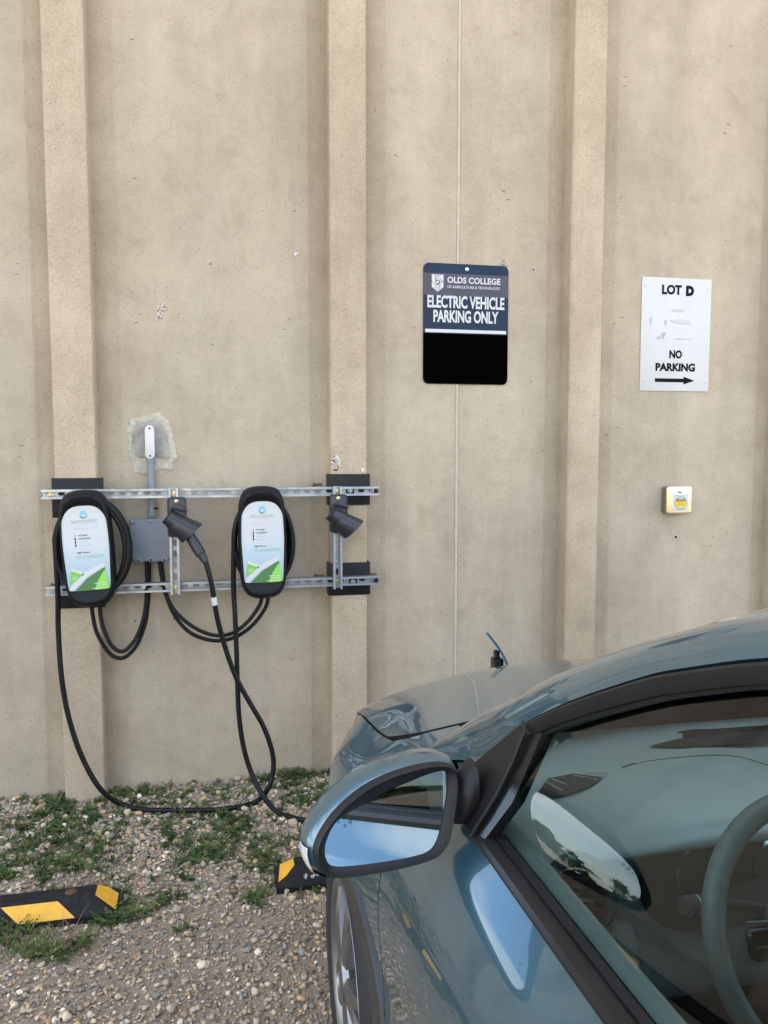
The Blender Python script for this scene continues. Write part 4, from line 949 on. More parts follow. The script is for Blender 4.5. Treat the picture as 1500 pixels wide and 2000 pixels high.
# cowl between hood and windscreen
cw = []
for u in np.linspace(-1, 1, 41):
    w = abs(u)*0.70; base = wr[0][int(round((1-u)/2*24))]
    cw.append([Vector((XC-u*0.70, yrear(w)+0.03, hood_z(w, yrear(w)+0.03)-0.022)), Vector((XC-u*0.70, yrear(w)-0.02, hood_z(w, yrear(w))-0.020)), Vector((XC-u*.697, base.y-0.03, base.z+0.002))])
cobj(MB().grid(cw), 'cowl', 'gloss_black')
# painted corner of the fender between hood, pillar and door
cc = MB(); ft = []
for w in np.linspace(.752, .630, 26):
    yr0 = yrear(min(w, .752))-0.007 if w < .745 else -2.02
    yk = -2.065-.28*(.25+.75*((w-.658)/.094)**(1/1.1)) if w > .658 else -2.135+0.02*(.658-w)/.028
    yk = min(yk, yr0-0.004); col_ = []
    zf_ = hood_z(w, yr0)-0.0025; zk = SF['F'][1](yk)+(SF['F'][0](yk)-w)*0.20
    for t_ in np.linspace(0, 1, 9):
        y = yr0+(yk-yr0)*t_; q_ = max(0.0, (w-.70)/.052); ww = w+(SF['F'][0](y)-.752)*q_
        z = (zf_+(zk-zf_)*t_)*(1-q_**2)+SF['F'][1](y)*q_**2; col_.append(Vector((XC-ww, y, z)))
    ft.append(col_)
cc.grid(ft); cc.grid([[r[-1] for r in ft], [r[-1]+Vector((0.0, 0, -0.02)) for r in ft]]); cc.grid([ft[-1], [q+Vector((0, 0, -0.02)) for q in ft[-1]]])
cobj(cc, 'fender_corner', 'paint', angle=50); cobj(mirrored(cc), 'fender_corner', 'paint', angle=50)
# ---- side window openings
WTOP = [(.722, -2.60, 1.095), (.700, -2.667, 1.152), (.680, -2.749, 1.207), (.650, -2.903, 1.286), (.637, -2.99, 1.323), (.620, -3.12, 1.369), (.606, -3.30, 1.406), (.598, -3.50, 1.428), (.593, -3.78, 1.436), (.590, -4.1, 1.420), (.585, -4.3, 1.385)]
wt = spline(WTOP, 8)
def near_outer(p): return min(po_, key=lambda q: (q.y-p.y)**2+(q.z-p.z-0.030)**2)
outer = []
for p in wt:
    # point of the pillar edge straight above
    ks = [k for k in range(len(po_)-1) if po_[k].y >= p.y+0.0 >= po_[k+1].y]
    k = ks[0]; t_ = (p.y-po_[k].y)/(po_[k+1].y-po_[k].y); outer.append(po_[k].lerp(po_[k+1], t_))
fr_ = []
for a, b_ in zip(outer, wt):
    a2 = Vector((a.x+0.001, a.y, a.z-0.004)); fr_.append([Vector((XC-(q.x+o), q.y, q.z)) for q, o in ((a2, -0.008), (a2, 0.004), (a2.lerp(b_, .12), 0.0085), (a2.lerp(b_, .5), 0.0095), (a2.lerp(b_, .8), 0.007), (a2.lerp(b_, .86), 0.002), (b_, 0.001), (b_, -0.018))])
FB = MB().grid(fr_)
for sgn, bb in ((0, FB), (1, mirrored(FB))): cobj(bb, 'window_frame', 'trim', doors['front_door', sgn], angle=30)
# belt trim strip
def belt(y, d): return Vector((XC-(SF['F'][0](y)-d), y, SF['F'][1](y)))
bt = []
for y in lin(-2.585, -4.30, 0.03):
    pr = [(0.006, -0.006), (-0.004, -0.002), (-0.006, 0.006), (-0.002, 0.013), (0.008, 0.017), (0.014, 0.0175), (0.015, 0.0145), (0.018, 0.0145), (0.019, 0.018), (0.030, 0.0195), (0.034, 0.016), (0.035, 0.0)]
    bt.append([belt(y, d)+Vector((0, 0, h)) for d, h in pr])
BB = MB().grid(bt); BB.poly(bt[0])
for sgn, bb in ((0, BB), (1, mirrored(BB))): cobj(bb, 'belt_trim', 'trim', doors['front_door', sgn], angle=30)
# glass panes: from the inner belt up to the window top
def pane(y0, y1, nm, sg_):
    g_ = MB(); rw = []
    for p in [q for q in wt if y1 <= q.y <= y0]:
        lo = belt(p.y, 0.036)+Vector((0, 0, 0.0)); hi = Vector((XC-(p.x-0.008), p.y, p.z+0.004))
        rw.append([lo.lerp(hi, t_)+Vector((-0.017*4*t_*(1-t_), 0, 0)) for t_ in np.linspace(0, 1, 12)])
    g_.grid(rw); return g_
for nm, y0, y1, dn in (('window_glass', -2.60, -3.445, 'front_door'), ('window_glass', -3.47, -4.30, 'rear_door')):
    g_ = pane(y0, y1, nm, 0)
    for sgn, bb in ((0, g_), (1, mirrored(g_))): cobj(bb, nm, 'glass', doors[dn, sgn])
# B pillar, rear pillar cover
bp = MB()
for y0, y1 in ((-3.40, -3.50), (-4.24, -4.36)):
    rw = []
    for t_ in np.linspace(0, 1, 8):
        r_ = []
        for y in (y0, y1):
            lo = belt(y, 0.012); ptop = min(wt, key=lambda q: abs(q.y-y)); hi = Vector((XC-(ptop.x+0.004), y, ptop.z+0.012)); r_.append(lo.lerp(hi, t_)+Vector((-0.010*4*t_*(1-t_), 0, 0)))
        rw.append(r_)
    bp.grid(rw)
for bb in (bp, mirrored(bp)): cobj(bb, 'window_pillar', 'gloss_black')
# quarter area behind the rear doors up to the roof line
qd = []
for y in lin(-4.34, -4.95, 0.05):
    lo = Vector((XC-(SF['F'][0](max(y, YR))), y, SF['F'][1](max(y, YR)))); k = min(range(len(po_)), key=lambda i: abs(po_[i].y-y)); hi = Vector((XC-po_[k].x, po_[k].y, po_[k].z)); qd.append([lo.lerp(hi, t_) for t_ in np.linspace(0, 1, 6)])
QB = MB().grid(qd)
for bb in (QB, mirrored(QB)): cobj(bb, 'rear_pillar', 'paint')
tl = [pi_[-1], Vector((.60, -5.05, 1.12)), Vector((.66, -5.09, 1.05))]
cobj(MB().grid([[Vector((XC-p.x*u, p.y-0.05*(1-u*u), p.z+(0.04*(1-u*u) if i == 0 else 0))) for u in np.linspace(1, -1, 15)] for i, p in enumerate(tl)]), 'tailgate', 'glass')
cobj(MB().grid([[Vector((XC-q.x*1.0, q.y, q.z)) for q in (po_[-1], Vector((.70, -4.95, 1.06)), Vector((.60, -5.08, 1.06)))], [Vector((XC-q.x, q.y, q.z)) for q in (pi_[-1], Vector((.60, -5.05, 1.12)), Vector((.56, -5.09, 1.06)))]]), 'rear_pillar', 'paint')
# sail panel in front of the window (black), double edged
def L3(w, y, z): return Vector((XC-w, y, z))
sl = [L3(.762, -2.415, 1.002), L3(.728, -2.520, 1.068), L3(.705, -2.618, 1.150), L3(.697, -2.668, 1.188), L3(.700, -2.690, 1.178), L3(.735, -2.665, 1.080), L3(.768, -2.640, 1.004)]
def slab(pts, t_, off=0.0):
    b = MB(); f_ = [p+Vector((-off, 0, 0)) for p in pts]; r_ = [p+Vector((t_, 0, 0)) for p in f_]; b.poly(f_); b.poly(r_[::-1]); b.grid([f_, r_], close_v=True); return b
for sgn in (0, 1):
    for nm, pts, t_, off, m_ in (('sail_panel', sl, 0.02, 0.010, 'trim'), ('sail_gasket', [L3(.698, -2.668, 1.186), L3(.690, -2.708, 1.184), L3(.728, -2.690, 1.075), L3(.762, -2.668, 1.012), L3(.768, -2.640, 1.006)], 0.02, 0.004, 'gloss_black')):
        bb = slab(pts, t_, off); bb = mirrored(bb) if sgn else bb; cobj(bb, nm, m_, doors['front_door', sgn], angle=25)
ridge = MB().tube([p+Vector((-0.011, 0, 0)) for p in (sl[3], sl[4].lerp(sl[3], .3), sl[5].lerp(sl[4], .5), sl[5], sl[6])], 0.0035, 6); cobj(ridge, 'sail_panel', 'trim', doors['front_door', 0])
# ---- wheel arches, wells and wheels
def side_x(y, z):
    P = dense(station(y)); q = min(P, key=lambda p: abs(p.z-z)); return q.x
for wy, wz in WHEELS:
    ar = MB(); rw = []
    angs = np.linspace(-12, 192, 80)
    for a in angs:
        r_ = []
        for dr, off in ((-0.006, -0.05), (-0.006, 0.002), (-0.002, 0.008), (0.010, 0.011), (0.045, 0.010), (0.060, 0.006), (0.063, -0.004)):
            rad = RA+dr; y = wy+rad*math.cos(R(a)); z = max(0.21, wz+rad*math.sin(R(a))); r_.append(Vector((XC-(side_x(y, z)+off), y, z)))
        rw.append(r_)
    ar.grid(rw)
    well = MB().grid([[Vector((XC-w, wy+(RA+0.01)*math.cos(R(a)), wz+(RA+0.01)*math.sin(R(a)))) for w in (.86, .60)] for a in np.linspace(-25, 205, 40)])
    well.poly([Vector((XC-.60, wy+(RA+0.01)*math.cos(R(a)), wz+(RA+0.01)*math.sin(R(a)))) for a in np.linspace(-25, 205, 40)])
    for sgn in (0, 1):
        cobj(mirrored(ar) if sgn else ar, 'wheel_arch', 'arch_reflection', doors['front_fender' if wy > -3 else 'rear_quarter', sgn], angle=35)
        cobj(mirrored(well) if sgn else well, 'wheel_well', 'under')
        sd_ = -1 if sgn == 0 else 1; xo = XC+sd_*0.882; c_ = Vector((xo, wy, wz)); axv = Vector((sd_, 0, 0))
        tp = [(.216, -0.20), (.235, -0.212), (.27, -0.215), (.300, -0.205), (.318, -0.18), (.326, -0.15), (.328, -0.11), (.326, -0.06), (.318, -0.030), (.302, -0.006), (.275, 0.002), (.245, -0.002), (.226, -0.010), (.216, -0.020)]
        ty = MB().lathe(tp, c_, axv, 64, cap=False)
        for k in range(4):
            h = -0.15+k*0.028
        wheel = cobj(ty, 'wheel', 'tyre', angle=40)
        tr = MB()
        for k in range(90):
            a = 2*math.pi*k/90
            for h0, h1 in ((-0.175, -0.120), (-0.105, -0.045)):
                p0_ = c_+axv*h0+Vector((0, math.cos(a), math.sin(a)))*.3285; p1_ = c_+axv*h1+Vector((0, math.cos(a+.05), math.sin(a+.05)))*.3285
                tr.tube([p0_, p1_], 0.0028, 4)
        cobj(tr, 'tread', 'tyre', wheel)
        cobj(MB().lathe([(.205, -0.19), (.205, -0.03), (.214, -0.016), (.224, -0.010), (.222, -0.004), (.212, -0.010), (.202, -0.022)], c_, axv, 64, cap=False), 'rim', 'alloy', wheel)
        cobj(MB().lathe([(.204, -0.10), (.02, -0.095)], c_, axv, 40), 'brake_disc', 'alloy_dark', wheel)
        sp = MB()
        for k in range(5):
            a0 = R(90+72*k+14)
            for da in (-0.19, 0.19):
                rw = []
                for t_ in np.linspace(0, 1, 7):
                    rad = .045+.163*t_; a = a0+da*(0.55+0.45*t_); wd = 0.021-0.008*t_+0.004*(1-t_); dep = 0.002-0.020*(1-t_)*0.2-0.020*t_**2
                    cen = c_+Vector((0, math.cos(a)*rad, math.sin(a)*rad)); tn = Vector((0, -math.sin(a), math.cos(a)))
                    rw.append([cen+tn*wd*u_+axv*(dep+d_) for u_, d_ in ((-1, -0.024), (-0.85, -0.003), (-0.3, 0.003), (0.3, 0.003), (0.85, -0.003), (1, -0.024))])
                sp.grid(rw)
        cobj(sp, 'spoke', 'alloy', wheel, angle=30)
        cobj(MB().lathe([(.058, -0.03), (.060, -0.010), (.050, 0.004), (.034, 0.008), (.030, 0.004), (.004, 0.005)], c_, axv, 32), 'hub_cap', 'alloy', wheel)
# underbody, bumper skirt
cobj(MB().box((XC-.78, -4.95, .20), (XC+.78, -1.12, .26)), 'underbody', 'under')
# marker on the bumper corner, grille and lamps (face the wall)
def front(w, z):
    """point on the bumper surface"""
    best = None
    for t_ in np.linspace(0, 1, 60):
        for p in (dense(station(('n', t_)))):
            d = abs(p.x-w)+abs(p.z-z)*1.0
            if best is None or d < best[0]: best = (d, p)
    return best[1]
for sgn in (1, -1):
    q = [front(.74, .60), front(.68, .60), front(.68, .66), front(.74, .66)]
    m_ = MB().poly([Vector((XC-sgn*p.x*1.004, p.y+0.004, p.z)) for p in q]); cobj(m_, 'indicator', 'amber', smooth=False)
    q = [front(w, z) for w, z in ((.56, .71), (.50, .715), (.42, .71), (.42, .685), (.50, .68), (.56, .685))]
    cobj(MB().poly([Vector((XC-sgn*p.x*1.003, p.y+0.005, p.z)) for p in q]), 'headlight', 'lens', smooth=False)
gr = [front(w, z) for w in np.linspace(.40, 0, 7) for z in (.42, .50, .58)]
rows_ = [[Vector((XC-sg_*gr[k*3+j].x, gr[k*3+j].y+0.004, gr[k*3+j].z)) for j in range(3)] for sg_, ks_ in ((1, range(7)), (-1, range(5, -1, -1))) for k in ks_]
cobj(MB().grid(rows_), 'grille', 'gloss_black')
# open charge flap standing up from the nose
fl_ = []
for t_ in np.linspace(0, 1, 12):
    x = .997-0.016*t_-0.070*t_**1.7; z = .800+0.150*t_
    fl_.append([Vector((x+q*0.015+u*0.050, -1.12+u*0.14, z-0.042*u)) for q, u in ((0, 0), (0, .3), (0, .7), (0, 1), (0.7, 1), (0.7, .7), (0.7, .3), (0.7, 0))])
fb_ = MB().grid(fl_, close_v=True); fb_.poly(fl_[0]); fb_.poly(fl_[-1]); flap = cobj(fb_, 'charge_flap', 'paint', angle=40)
cobj(MB().box((.955, -1.10, .79), (.990, -1.05, .845), 0.006).box((.962, -1.09, .845), (.978, -1.06, .872), 0.004), 'hinge', 'gloss_black', flap)
cobj(MB().box((.93, -1.16, .775), (1.02, -1.06, .80), 0.006), 'charge_port', 'gloss_black')

# ---- door mirror
MIR_AZ, MIR_EL = 15.0, 9.0
mn = Vector((math.sin(R(MIR_AZ))*math.cos(R(MIR_EL)), -math.cos(R(MIR_AZ))*math.cos(R(MIR_EL)), math.sin(R(MIR_EL))))
MP = atz(765, 1605, 1.04)
def onm(px, py, off=0.0):
    d = ray(px, py); P = MP - mn*off; t_ = (P-CAM).dot(mn)/d.dot(mn); return CAM+d*t_
rimpx = [(876, 1497), (889, 1510), (893, 1530), (889, 1575), (880, 1630), (868, 1658), (846, 1676), (800, 1691), (740, 1703), (690, 1711), (652, 1713), (632, 1704), (621, 1684), (619, 1660), (630, 1630), (655, 1594), (690, 1560), (735, 1530), (790, 1508), (840, 1496)]
glspx = [(871, 1507), (877, 1514), (877, 1540), (871, 1580), (862, 1625), (852, 1652), (836, 1667), (800, 1678), (740, 1688), (690, 1694), (658, 1695), (643, 1688), (637, 1668), (640, 1645), (656, 1612), (685, 1588), (725, 1566), (780, 1538), (830, 1517), (858, 1508)]
rimP = spline([onm(*p) for p in rimpx], 4, True); glsP = spline([onm(*p) for p in glspx], 4, True)
fwd = (-mn + Vector((0.10, 0, 0.13))).normalized(); cen = sum(rimP, Vector())/len(rimP)
def mring(s_, d, grow=0.0): return [cen+(p-cen)*s_+fwd*d + (p-cen).normalized()*grow for p in rimP]
mh = MB(); mh.grid([mring(0.985, 0.000), mring(1.0, 0.003), mring(1.012, 0.010, .002), mring(1.04, 0.018, 0.004), mring(1.055, 0.036, 0.006), mring(1.03, 0.060, 0.006), mring(.92, 0.084, 0.003), mring(.74, 0.102), mring(.48, 0.114), mring(.2, 0.118)], close_v=True)
o_ = len(mh.v); nn = len(rimP); mh.f.append(tuple(range(o_-nn, o_)))
mir = cobj(mh, 'door_mirror', 'paint', doors['front_door', 0], angle=60)
bz = MB(); bz.grid([mring(1.014, 0.012, 0.0022), mring(1.004, 0.001, 0.0016), mring(0.992, -0.004), [g_+(r_-g_)*0.55-fwd*0.001 for r_, g_ in zip(mring(0.99, 0), glsP)], [g_+(r_-g_)*0.16+fwd*0.003 for r_, g_ in zip(rimP, glsP)], [g_+fwd*0.007 for g_ in glsP], [cen+(g_-cen)*0.97+fwd*0.0072 for g_ in glsP]], close_v=True)
cobj(bz, 'mirror_bezel', 'trim', doors['front_door', 0], angle=50)
gl_ = MB().poly([cen+(g_-cen)*0.995-mn*0.006 for g_ in glsP]); cobj(gl_, 'mirror_glass', 'mirror', doors['front_door', 0], smooth=False, fix=False)
lo_ = MB(); lows = [k for k in range(len(rimP)) if rimpx[k//4 % len(rimpx)][1] > 1650]
# black lower half of the housing
def shell_pt(k, d, extra): 
    prof_ = [(1.014, .012), (1.042, .018), (1.058, .036), (1.033, .060), (.924, .084), (.74, .102)]
    for (s0, d0), (s1_, d1_) in zip(prof_, prof_[1:]):
        if d <= d1_: t_ = (d-d0)/(d1_-d0); s_ = s0+(s1_-s0)*t_; break
    p = rimP[k]; return cen+(p-cen)*s_+fwd*d+(p-cen).normalized()*(0.0055+extra)
kk = [k for k in range(nn) if 24 <= k <= 43]
cobj(MB().grid([[shell_pt(k, d, 0.0015) for d in (.012, .02, .034, .05, .068, .085)] for k in kk]), 'mirror_underside', 'trim', doors['front_door', 0], angle=60)
kk = [k for k in range(nn) if 45 <= k <= 52]
cobj(MB().grid([[shell_pt(k, d, 0.003) for d in (.013, .02, .030, .042)] for k in kk]), 'indicator_lens', 'lens', doors['front_door', 0], angle=60)
cobj(MB().grid([[shell_pt(k, d, 0.0035) for d in (.013, .02)] for k in range(44, 46)]), 'indicator_lens', 'amber', doors['front_door', 0])
arm_a = cen+(rimP[6]-cen)*0.9+fwd*0.035; arm_b = L3(.755, -2.585, 1.035)
AR2 = MB(); ends_ = [onm(884, 1575)+fwd*0.040, onm(905, 1580)+fwd*0.046, L3(.778, -2.578, 1.040), L3(.755, -2.570, 1.050)]; rw = []
for t_, q in zip(np.linspace(0, 1, 9), resample(spline(ends_, 6), 0.001)[::max(1, len(resample(spline(ends_, 6), 0.001))//8)][:9]):
    rw.append([q+Vector((0, (0.034+.014*t_)*math.cos(a), (0.036+.016*t_)*math.sin(a)-0.012*math.cos(a))) for a in np.linspace(0, 2*math.pi, 21)[:-1]])
AR2.grid(rw, close_v=True); AR2.poly(rw[-1]); AR2.poly(rw[0]); cobj(AR2, 'mirror_arm', 'trim', doors['front_door', 0], angle=60)
ic = MB()
for px, py, rx, ry in ((684, 1604, 3.2, 4.6), (673.5, 1613, 2.6, 3.2)):
    a_, b_ = [[onm(px+rx*k*math.cos(t_), py+ry*k*math.sin(t_), -0.0066) for t_ in np.linspace(0, 6.283, 15)[:-1]] for k in (1, .55)]; ic.grid([a_, b_], close_v=True)
cobj(ic, 'sensor_icon', 'under', doors['front_door', 0], smooth=False)
# passenger side mirror: the same housing mirrored
cobj(mirrored(mh), 'door_mirror', 'paint', doors['front_door', 1], angle=60); cobj(mirrored(AR2), 'mirror_arm', 'trim', doors['front_door', 1], angle=60); cobj(mirrored(bz), 'mirror_bezel', 'trim', doors['front_door', 1], angle=50)
cobj(mirrored(gl_), 'mirror_glass', 'mirror', doors['front_door', 1], smooth=False, fix=False)

# ---- interior
def dprof(x):
    """dashboard section at x: list of (y, z)"""
    f = math.exp(-((x-.87)/.20)**4); bump_ = f*0.075; edge_ = -0.02*max(0, (abs(x-XC)-.60)/.10)
    yb = -2.575-0.10*f
    return [(-2.17, .975), (-2.24, .978), (-2.34, .960+0.3*bump_+edge_), (-2.45, .940+0.85*bump_+edge_), (yb+0.05, .928+bump_+edge_), (yb+0.012, .914+bump_+edge_), (yb, .900+bump_+edge_), (yb+0.018, .886+bump_*0.9), (-2.560, .850+0.05*f), (-2.550, .78), (-2.56, .70), (-2.50, .58), (-2.30, .50)]
dr = [[Vector((x, p.x, p.y)) for p in [Vector((q.x, q.y, 0)) for q in spline([(y, z, 0) for y, z in dprof(x)], 5)]] for x in np.linspace(XC-.69, XC+.69, 70)]
dash = cobj(MB().grid(dr), 'dashboard', 'dash', angle=60)
# dark binnacle face below its hood, with two dials
bn = MB(); cx_ = .87
bp_ = [(cx_+.185*math.copysign(abs(math.cos(a))**.6, math.cos(a)), .880+(.085 if math.sin(a) > 0 else .11)*math.copysign(abs(math.sin(a))**.7, math.sin(a))) for a in np.linspace(0, 2*math.pi, 49)[:-1]]
bn.prism(bp_, -2.59, -2.606, 0.006); cobj(bn, 'instrument_panel', 'dashdark', dash)
dl = MB()
for dx in (-.075, .075): dl.lathe([(.052, 0), (.054, .004), (.049, .006), (.047, .002)], (cx_+dx, -2.606, .885), (0, -1, 0), 32, cap=False)
cobj(dl, 'dial_rings', 'chrome', dash)
# round air vent at the end of the dashboard; its blue-grey ring paints in the door mirror's reflection
vc = aty(1128, 1752, -2.605); vn = Vector((-0.42, -0.86, 0.30)).normalized(); e1 = Vector((0, 0, 1)).cross(vn).normalized(); e2 = vn.cross(e1)
def VP(a, b_, d=0.0): return vc+e1*a+e2*b_+vn*d
cobj(MB().lathe([(.066, -0.03), (.064, 0.000), (.058, 0.006), (.050, 0.004), (.048, -0.02)], vc, vn, 40, cap=False), 'vent_reflection_ring', 'vent_reflection', dash)
vent = cobj(MB().lathe([(.048, -0.02), (.048, 0.008), (.0455, 0.012), (.043, 0.008), (.043, -0.02)], vc, vn, 40, cap=False), 'air_vent', 'chrome', dash)
cobj(MB().lathe([(.043, 0.0), (.040, -0.022), (.002, -0.024)], vc, vn, 32, cap=False), 'vent_throat', 'under', vent)
sb = MB()
for k in range(-2, 3):
    hw_ = math.sqrt(max(0, .041**2-(k*.015)**2)); sb.add([VP(-hw_, k*.015, -.006), VP(hw_, k*.015, -.006), VP(hw_, k*.015-.004, -.016), VP(-hw_, k*.015-.004, -.016)], [(0, 1, 2, 3)])
cobj(sb, 'vent_slats', 'dashdark', vent, smooth=False)
cobj(MB().tube([VP(-.016, -.002, .004), VP(.026, -.002, .004)], 0.003, 6), 'vent_handle', 'chrome', vent)
# defroster slot on the dash top corner and along the windscreen
def dash_z(x, y):
    pr = spline([(a, b_, 0) for a, b_ in dprof(x)], 8); return min((p for p in pr if p.y > .85), key=lambda p: abs(p.x-y)).y
def patch(px, lift, nm, m_, par, n=1):
    P = []
    for x, y in px: P.append(Vector((x, y, dash_z(x, y)+lift)))
    return cobj(MB().poly(P), nm, m_, par, smooth=False)
ds = patch([(.577, -2.405), (.615, -2.365), (.665, -2.372), (.700, -2.425), (.675, -2.432), (.600, -2.425)], 0.004, 'defroster_grille', 'dashdark', dash)
lines_ = MB()
for k in range(5):
    x = .600+.02*k; lines_.tube([Vector((x, -2.370-0.004*k, dash_z(x, -2.37)+0.006)), Vector((x+.028, -2.425, dash_z(x+.028, -2.425)+0.006))], 0.0012, 4)
cobj(lines_, 'grille_bars', 'dash', ds)
patch([(.86, -2.305), (.95, -2.275), (1.35, -2.255), (1.42, -2.27), (1.30, -2.30), (1.0, -2.325), (.92, -2.325)], 0.004, 'defroster_grille', 'dashdark', dash)
sm = MB()
for pts in ([(.745, -2.415), (.84, -2.405), (.95, -2.405), (1.1, -2.41), (1.3, -2.42), (1.75, -2.43)],):
    q = spline([(x, y, 0) for x, y in pts], 8); sm.tube([Vector((p.x, p.y, dash_z(p.x, p.y)+0.0005)) for p in q], 0.0016, 5)
cobj(sm, 'dash_seam', 'seam', dash)
# steering wheel, column, stalk
WCn = Vector((.850, -2.832, .905)); wnv = Vector((0, -math.cos(R(24)), math.sin(R(24)))); wu = Vector((0, math.sin(R(24)), math.cos(R(24)))); wx = Vector((1, 0, 0))
def SW(a, b_, d=0.0): return WCn+wx*a+wu*b_+wnv*d
swh = cobj(MB().tube([SW(.183*math.cos(a), .183*math.sin(a)) for a in np.linspace(0, 2*math.pi, 72)[:-1]], lambda i: 0.0165, 14, closed=True), 'steering_wheel', 'leather')
hb_ = spline([(x, z, 0) for x, z in ((0, .062), (.05, .058), (.078, .03), (.072, -.02), (.045, -.062), (0, -.075), (-.045, -.062), (-.072, -.02), (-.078, .03), (-.05, .058))], 5, True)
cobj(MB().grid([[SW(p.x*s_, p.y*s_, d) for p in hb_] for s_, d in ((1, -0.03), (1, 0.0), (.93, 0.016), (.7, 0.024), (.35, 0.028), (.02, 0.029))], close_v=True), 'hub', 'leather', swh, angle=60)
sp_ = MB()
for s_ in (-1, 1):
    sp_.grid([[SW(s_*x, z, d) for x, z, d in ((.06, zz, .008), (.10, zz-.004, .004), (.14, zz-.006, 0.0), (.175, zz-.004, -.002))] for zz in (.022, -.026)])
    sp_.grid([[SW(s_*x, z, d) for x, z, d in ((.06, zz, -.012), (.175, zz, -.014))] for zz in (.022, -.026)])
sp_.grid([[SW(x, z, d) for z, d in ((-.05, .006), (-.175, 0.0))] for x in (-.025, .025)])
cobj(sp_, 'spoke', 'leather', swh)
bt_ = MB()
for s_ in (-1, 1):
    o1_ = rrect(.082, -.020, .138, .022, .010); bt_.grid([[SW(s_*x, z, d) for x, z in o] for o, d in ((o1_, .004), (o1_, .010), (inset(o1_, .003), .013))], close_v=True); bt_.poly([SW(s_*x, z, .013) for x, z in inset(o1_, .003)])
sbk = cobj(bt_, 'button_cluster', 'gloss_black', swh, angle=40)
ch_ = MB()
for s_ in (-1, 1):
    ch_.tube([SW(s_*.080, -.018, .008), SW(s_*.080, .020, .010), SW(s_*.090, .027, .012), SW(s_*.135, .029, .010)], 0.0022, 6); ch_.tube([SW(s_*.085, -.002, .015), SW(s_*.132, -.001, .014)], 0.0024, 6)
cobj(ch_, 'button_trim', 'chrome', sbk)
cobj(MB().lathe([(.055, -.01), (.058, -.10), (.06, -.28)], WCn, wnv, 24), 'steering_column', 'dashdark')
sk = MB().tube([SW(-.05, .03, -.06), SW(-.12, .045, -.065), SW(-.150, .048, -.062)], lambda i: (0.007, 0.009, 0.0115)[i], 10).tube([SW(-.150, .048, -.062), SW(-.190, .050, -.058)], 0.0135, 12); cobj(sk, 'control_stalk', 'dashdark')
for k, r_ in enumerate((.0139, .0139)): cobj(MB().tube([SW(-.166-.014*k, .0485, -.060), SW(-.168-.014*k, .0487, -.0598)], r_, 12), 'stalk_marking', 'dash')
# lower dash panel by the door, inner door panels, seats, floor, console
kp = MB().box((.53, -2.62, .50), (.68, -2.50, .80), 0.03); cobj(kp, 'lower_dash_panel', 'dash', dash)
cobj(MB().prism(rrect(-.05, -.035, .05, .035, .008), 0, -.004, .002).add([], []), 'small_cover', 'dash', dash).location = Vector((.60-CO.x, -2.622-CO.y, .72))
for sgn in (0, 1):
    dp = MB(); rw = []
    for y in lin(-2.50, -4.28, .06):
        b0 = belt(y, .045)+Vector((0, 0, .004)); rw.append([b0, b0+Vector((.018, 0, .002)), b0+Vector((.040, 0, -.012)), b0+Vector((.045, 0, -.06)), b0+Vector((.035, 0, -.16)), b0+Vector((.075, 0, -.20)), b0+Vector((.08, 0, -.24)), b0+Vector((.03, 0, -.30)), b0+Vector((.02, 0, -.70))])
    dp.grid(rw); cobj(mirrored(dp) if sgn else dp, 'door_lining', 'dash', doors['front_door', sgn], angle=50)
cobj(MB().box((XC-.70, -4.9, .27), (XC+.70, -2.2, .30)), 'cabin_floor', 'dashdark')
cobj(MB().box((XC-.13, -3.6, .30), (XC+.13, -2.55, .62), .03), 'centre_console', 'dashdark')
def seat(x, y, w_, rear=False):
    b = MB().box((x-w_, y-.02, .36), (x+w_, y+.50, .53), .06)
    q = MB(); rw = []
    for t_ in np.linspace(0, 1, 12):
        zz = .50+.60*t_; yy = y-.02-.20*t_; ww = w_*(1-.18*t_**2); dp_ = .065-.025*t_
        rw.append([Vector((x+ww*math.cos(a)*(1 if abs(math.cos(a)) < .7 else 1), yy+dp_*math.sin(a), zz)) for a in np.linspace(0, 2*math.pi, 25)[:-1]])
    q.grid(rw, close_v=True); q.poly(rw[0]); q.poly(rw[-1])
    s_ = cobj(b, 'seat', 'seat', angle=50); cobj(q, 'backrest', 'seat', s_, angle=60)
    if not rear: cobj(MB().box((x-.12, y-.30, 1.11), (x+.12, y-.20, 1.26), .035), 'headrest', 'seat', s_, angle=50)
seat(.79, -3.45, .24); seat(1.51, -3.45, .24); seat(1.15, -4.30, .58, True)
cobj(MB().box((XC-.11, -2.86, 1.30), (XC+.11, -2.83, 1.36), .012), 'rear_view_mirror', 'dashdark')

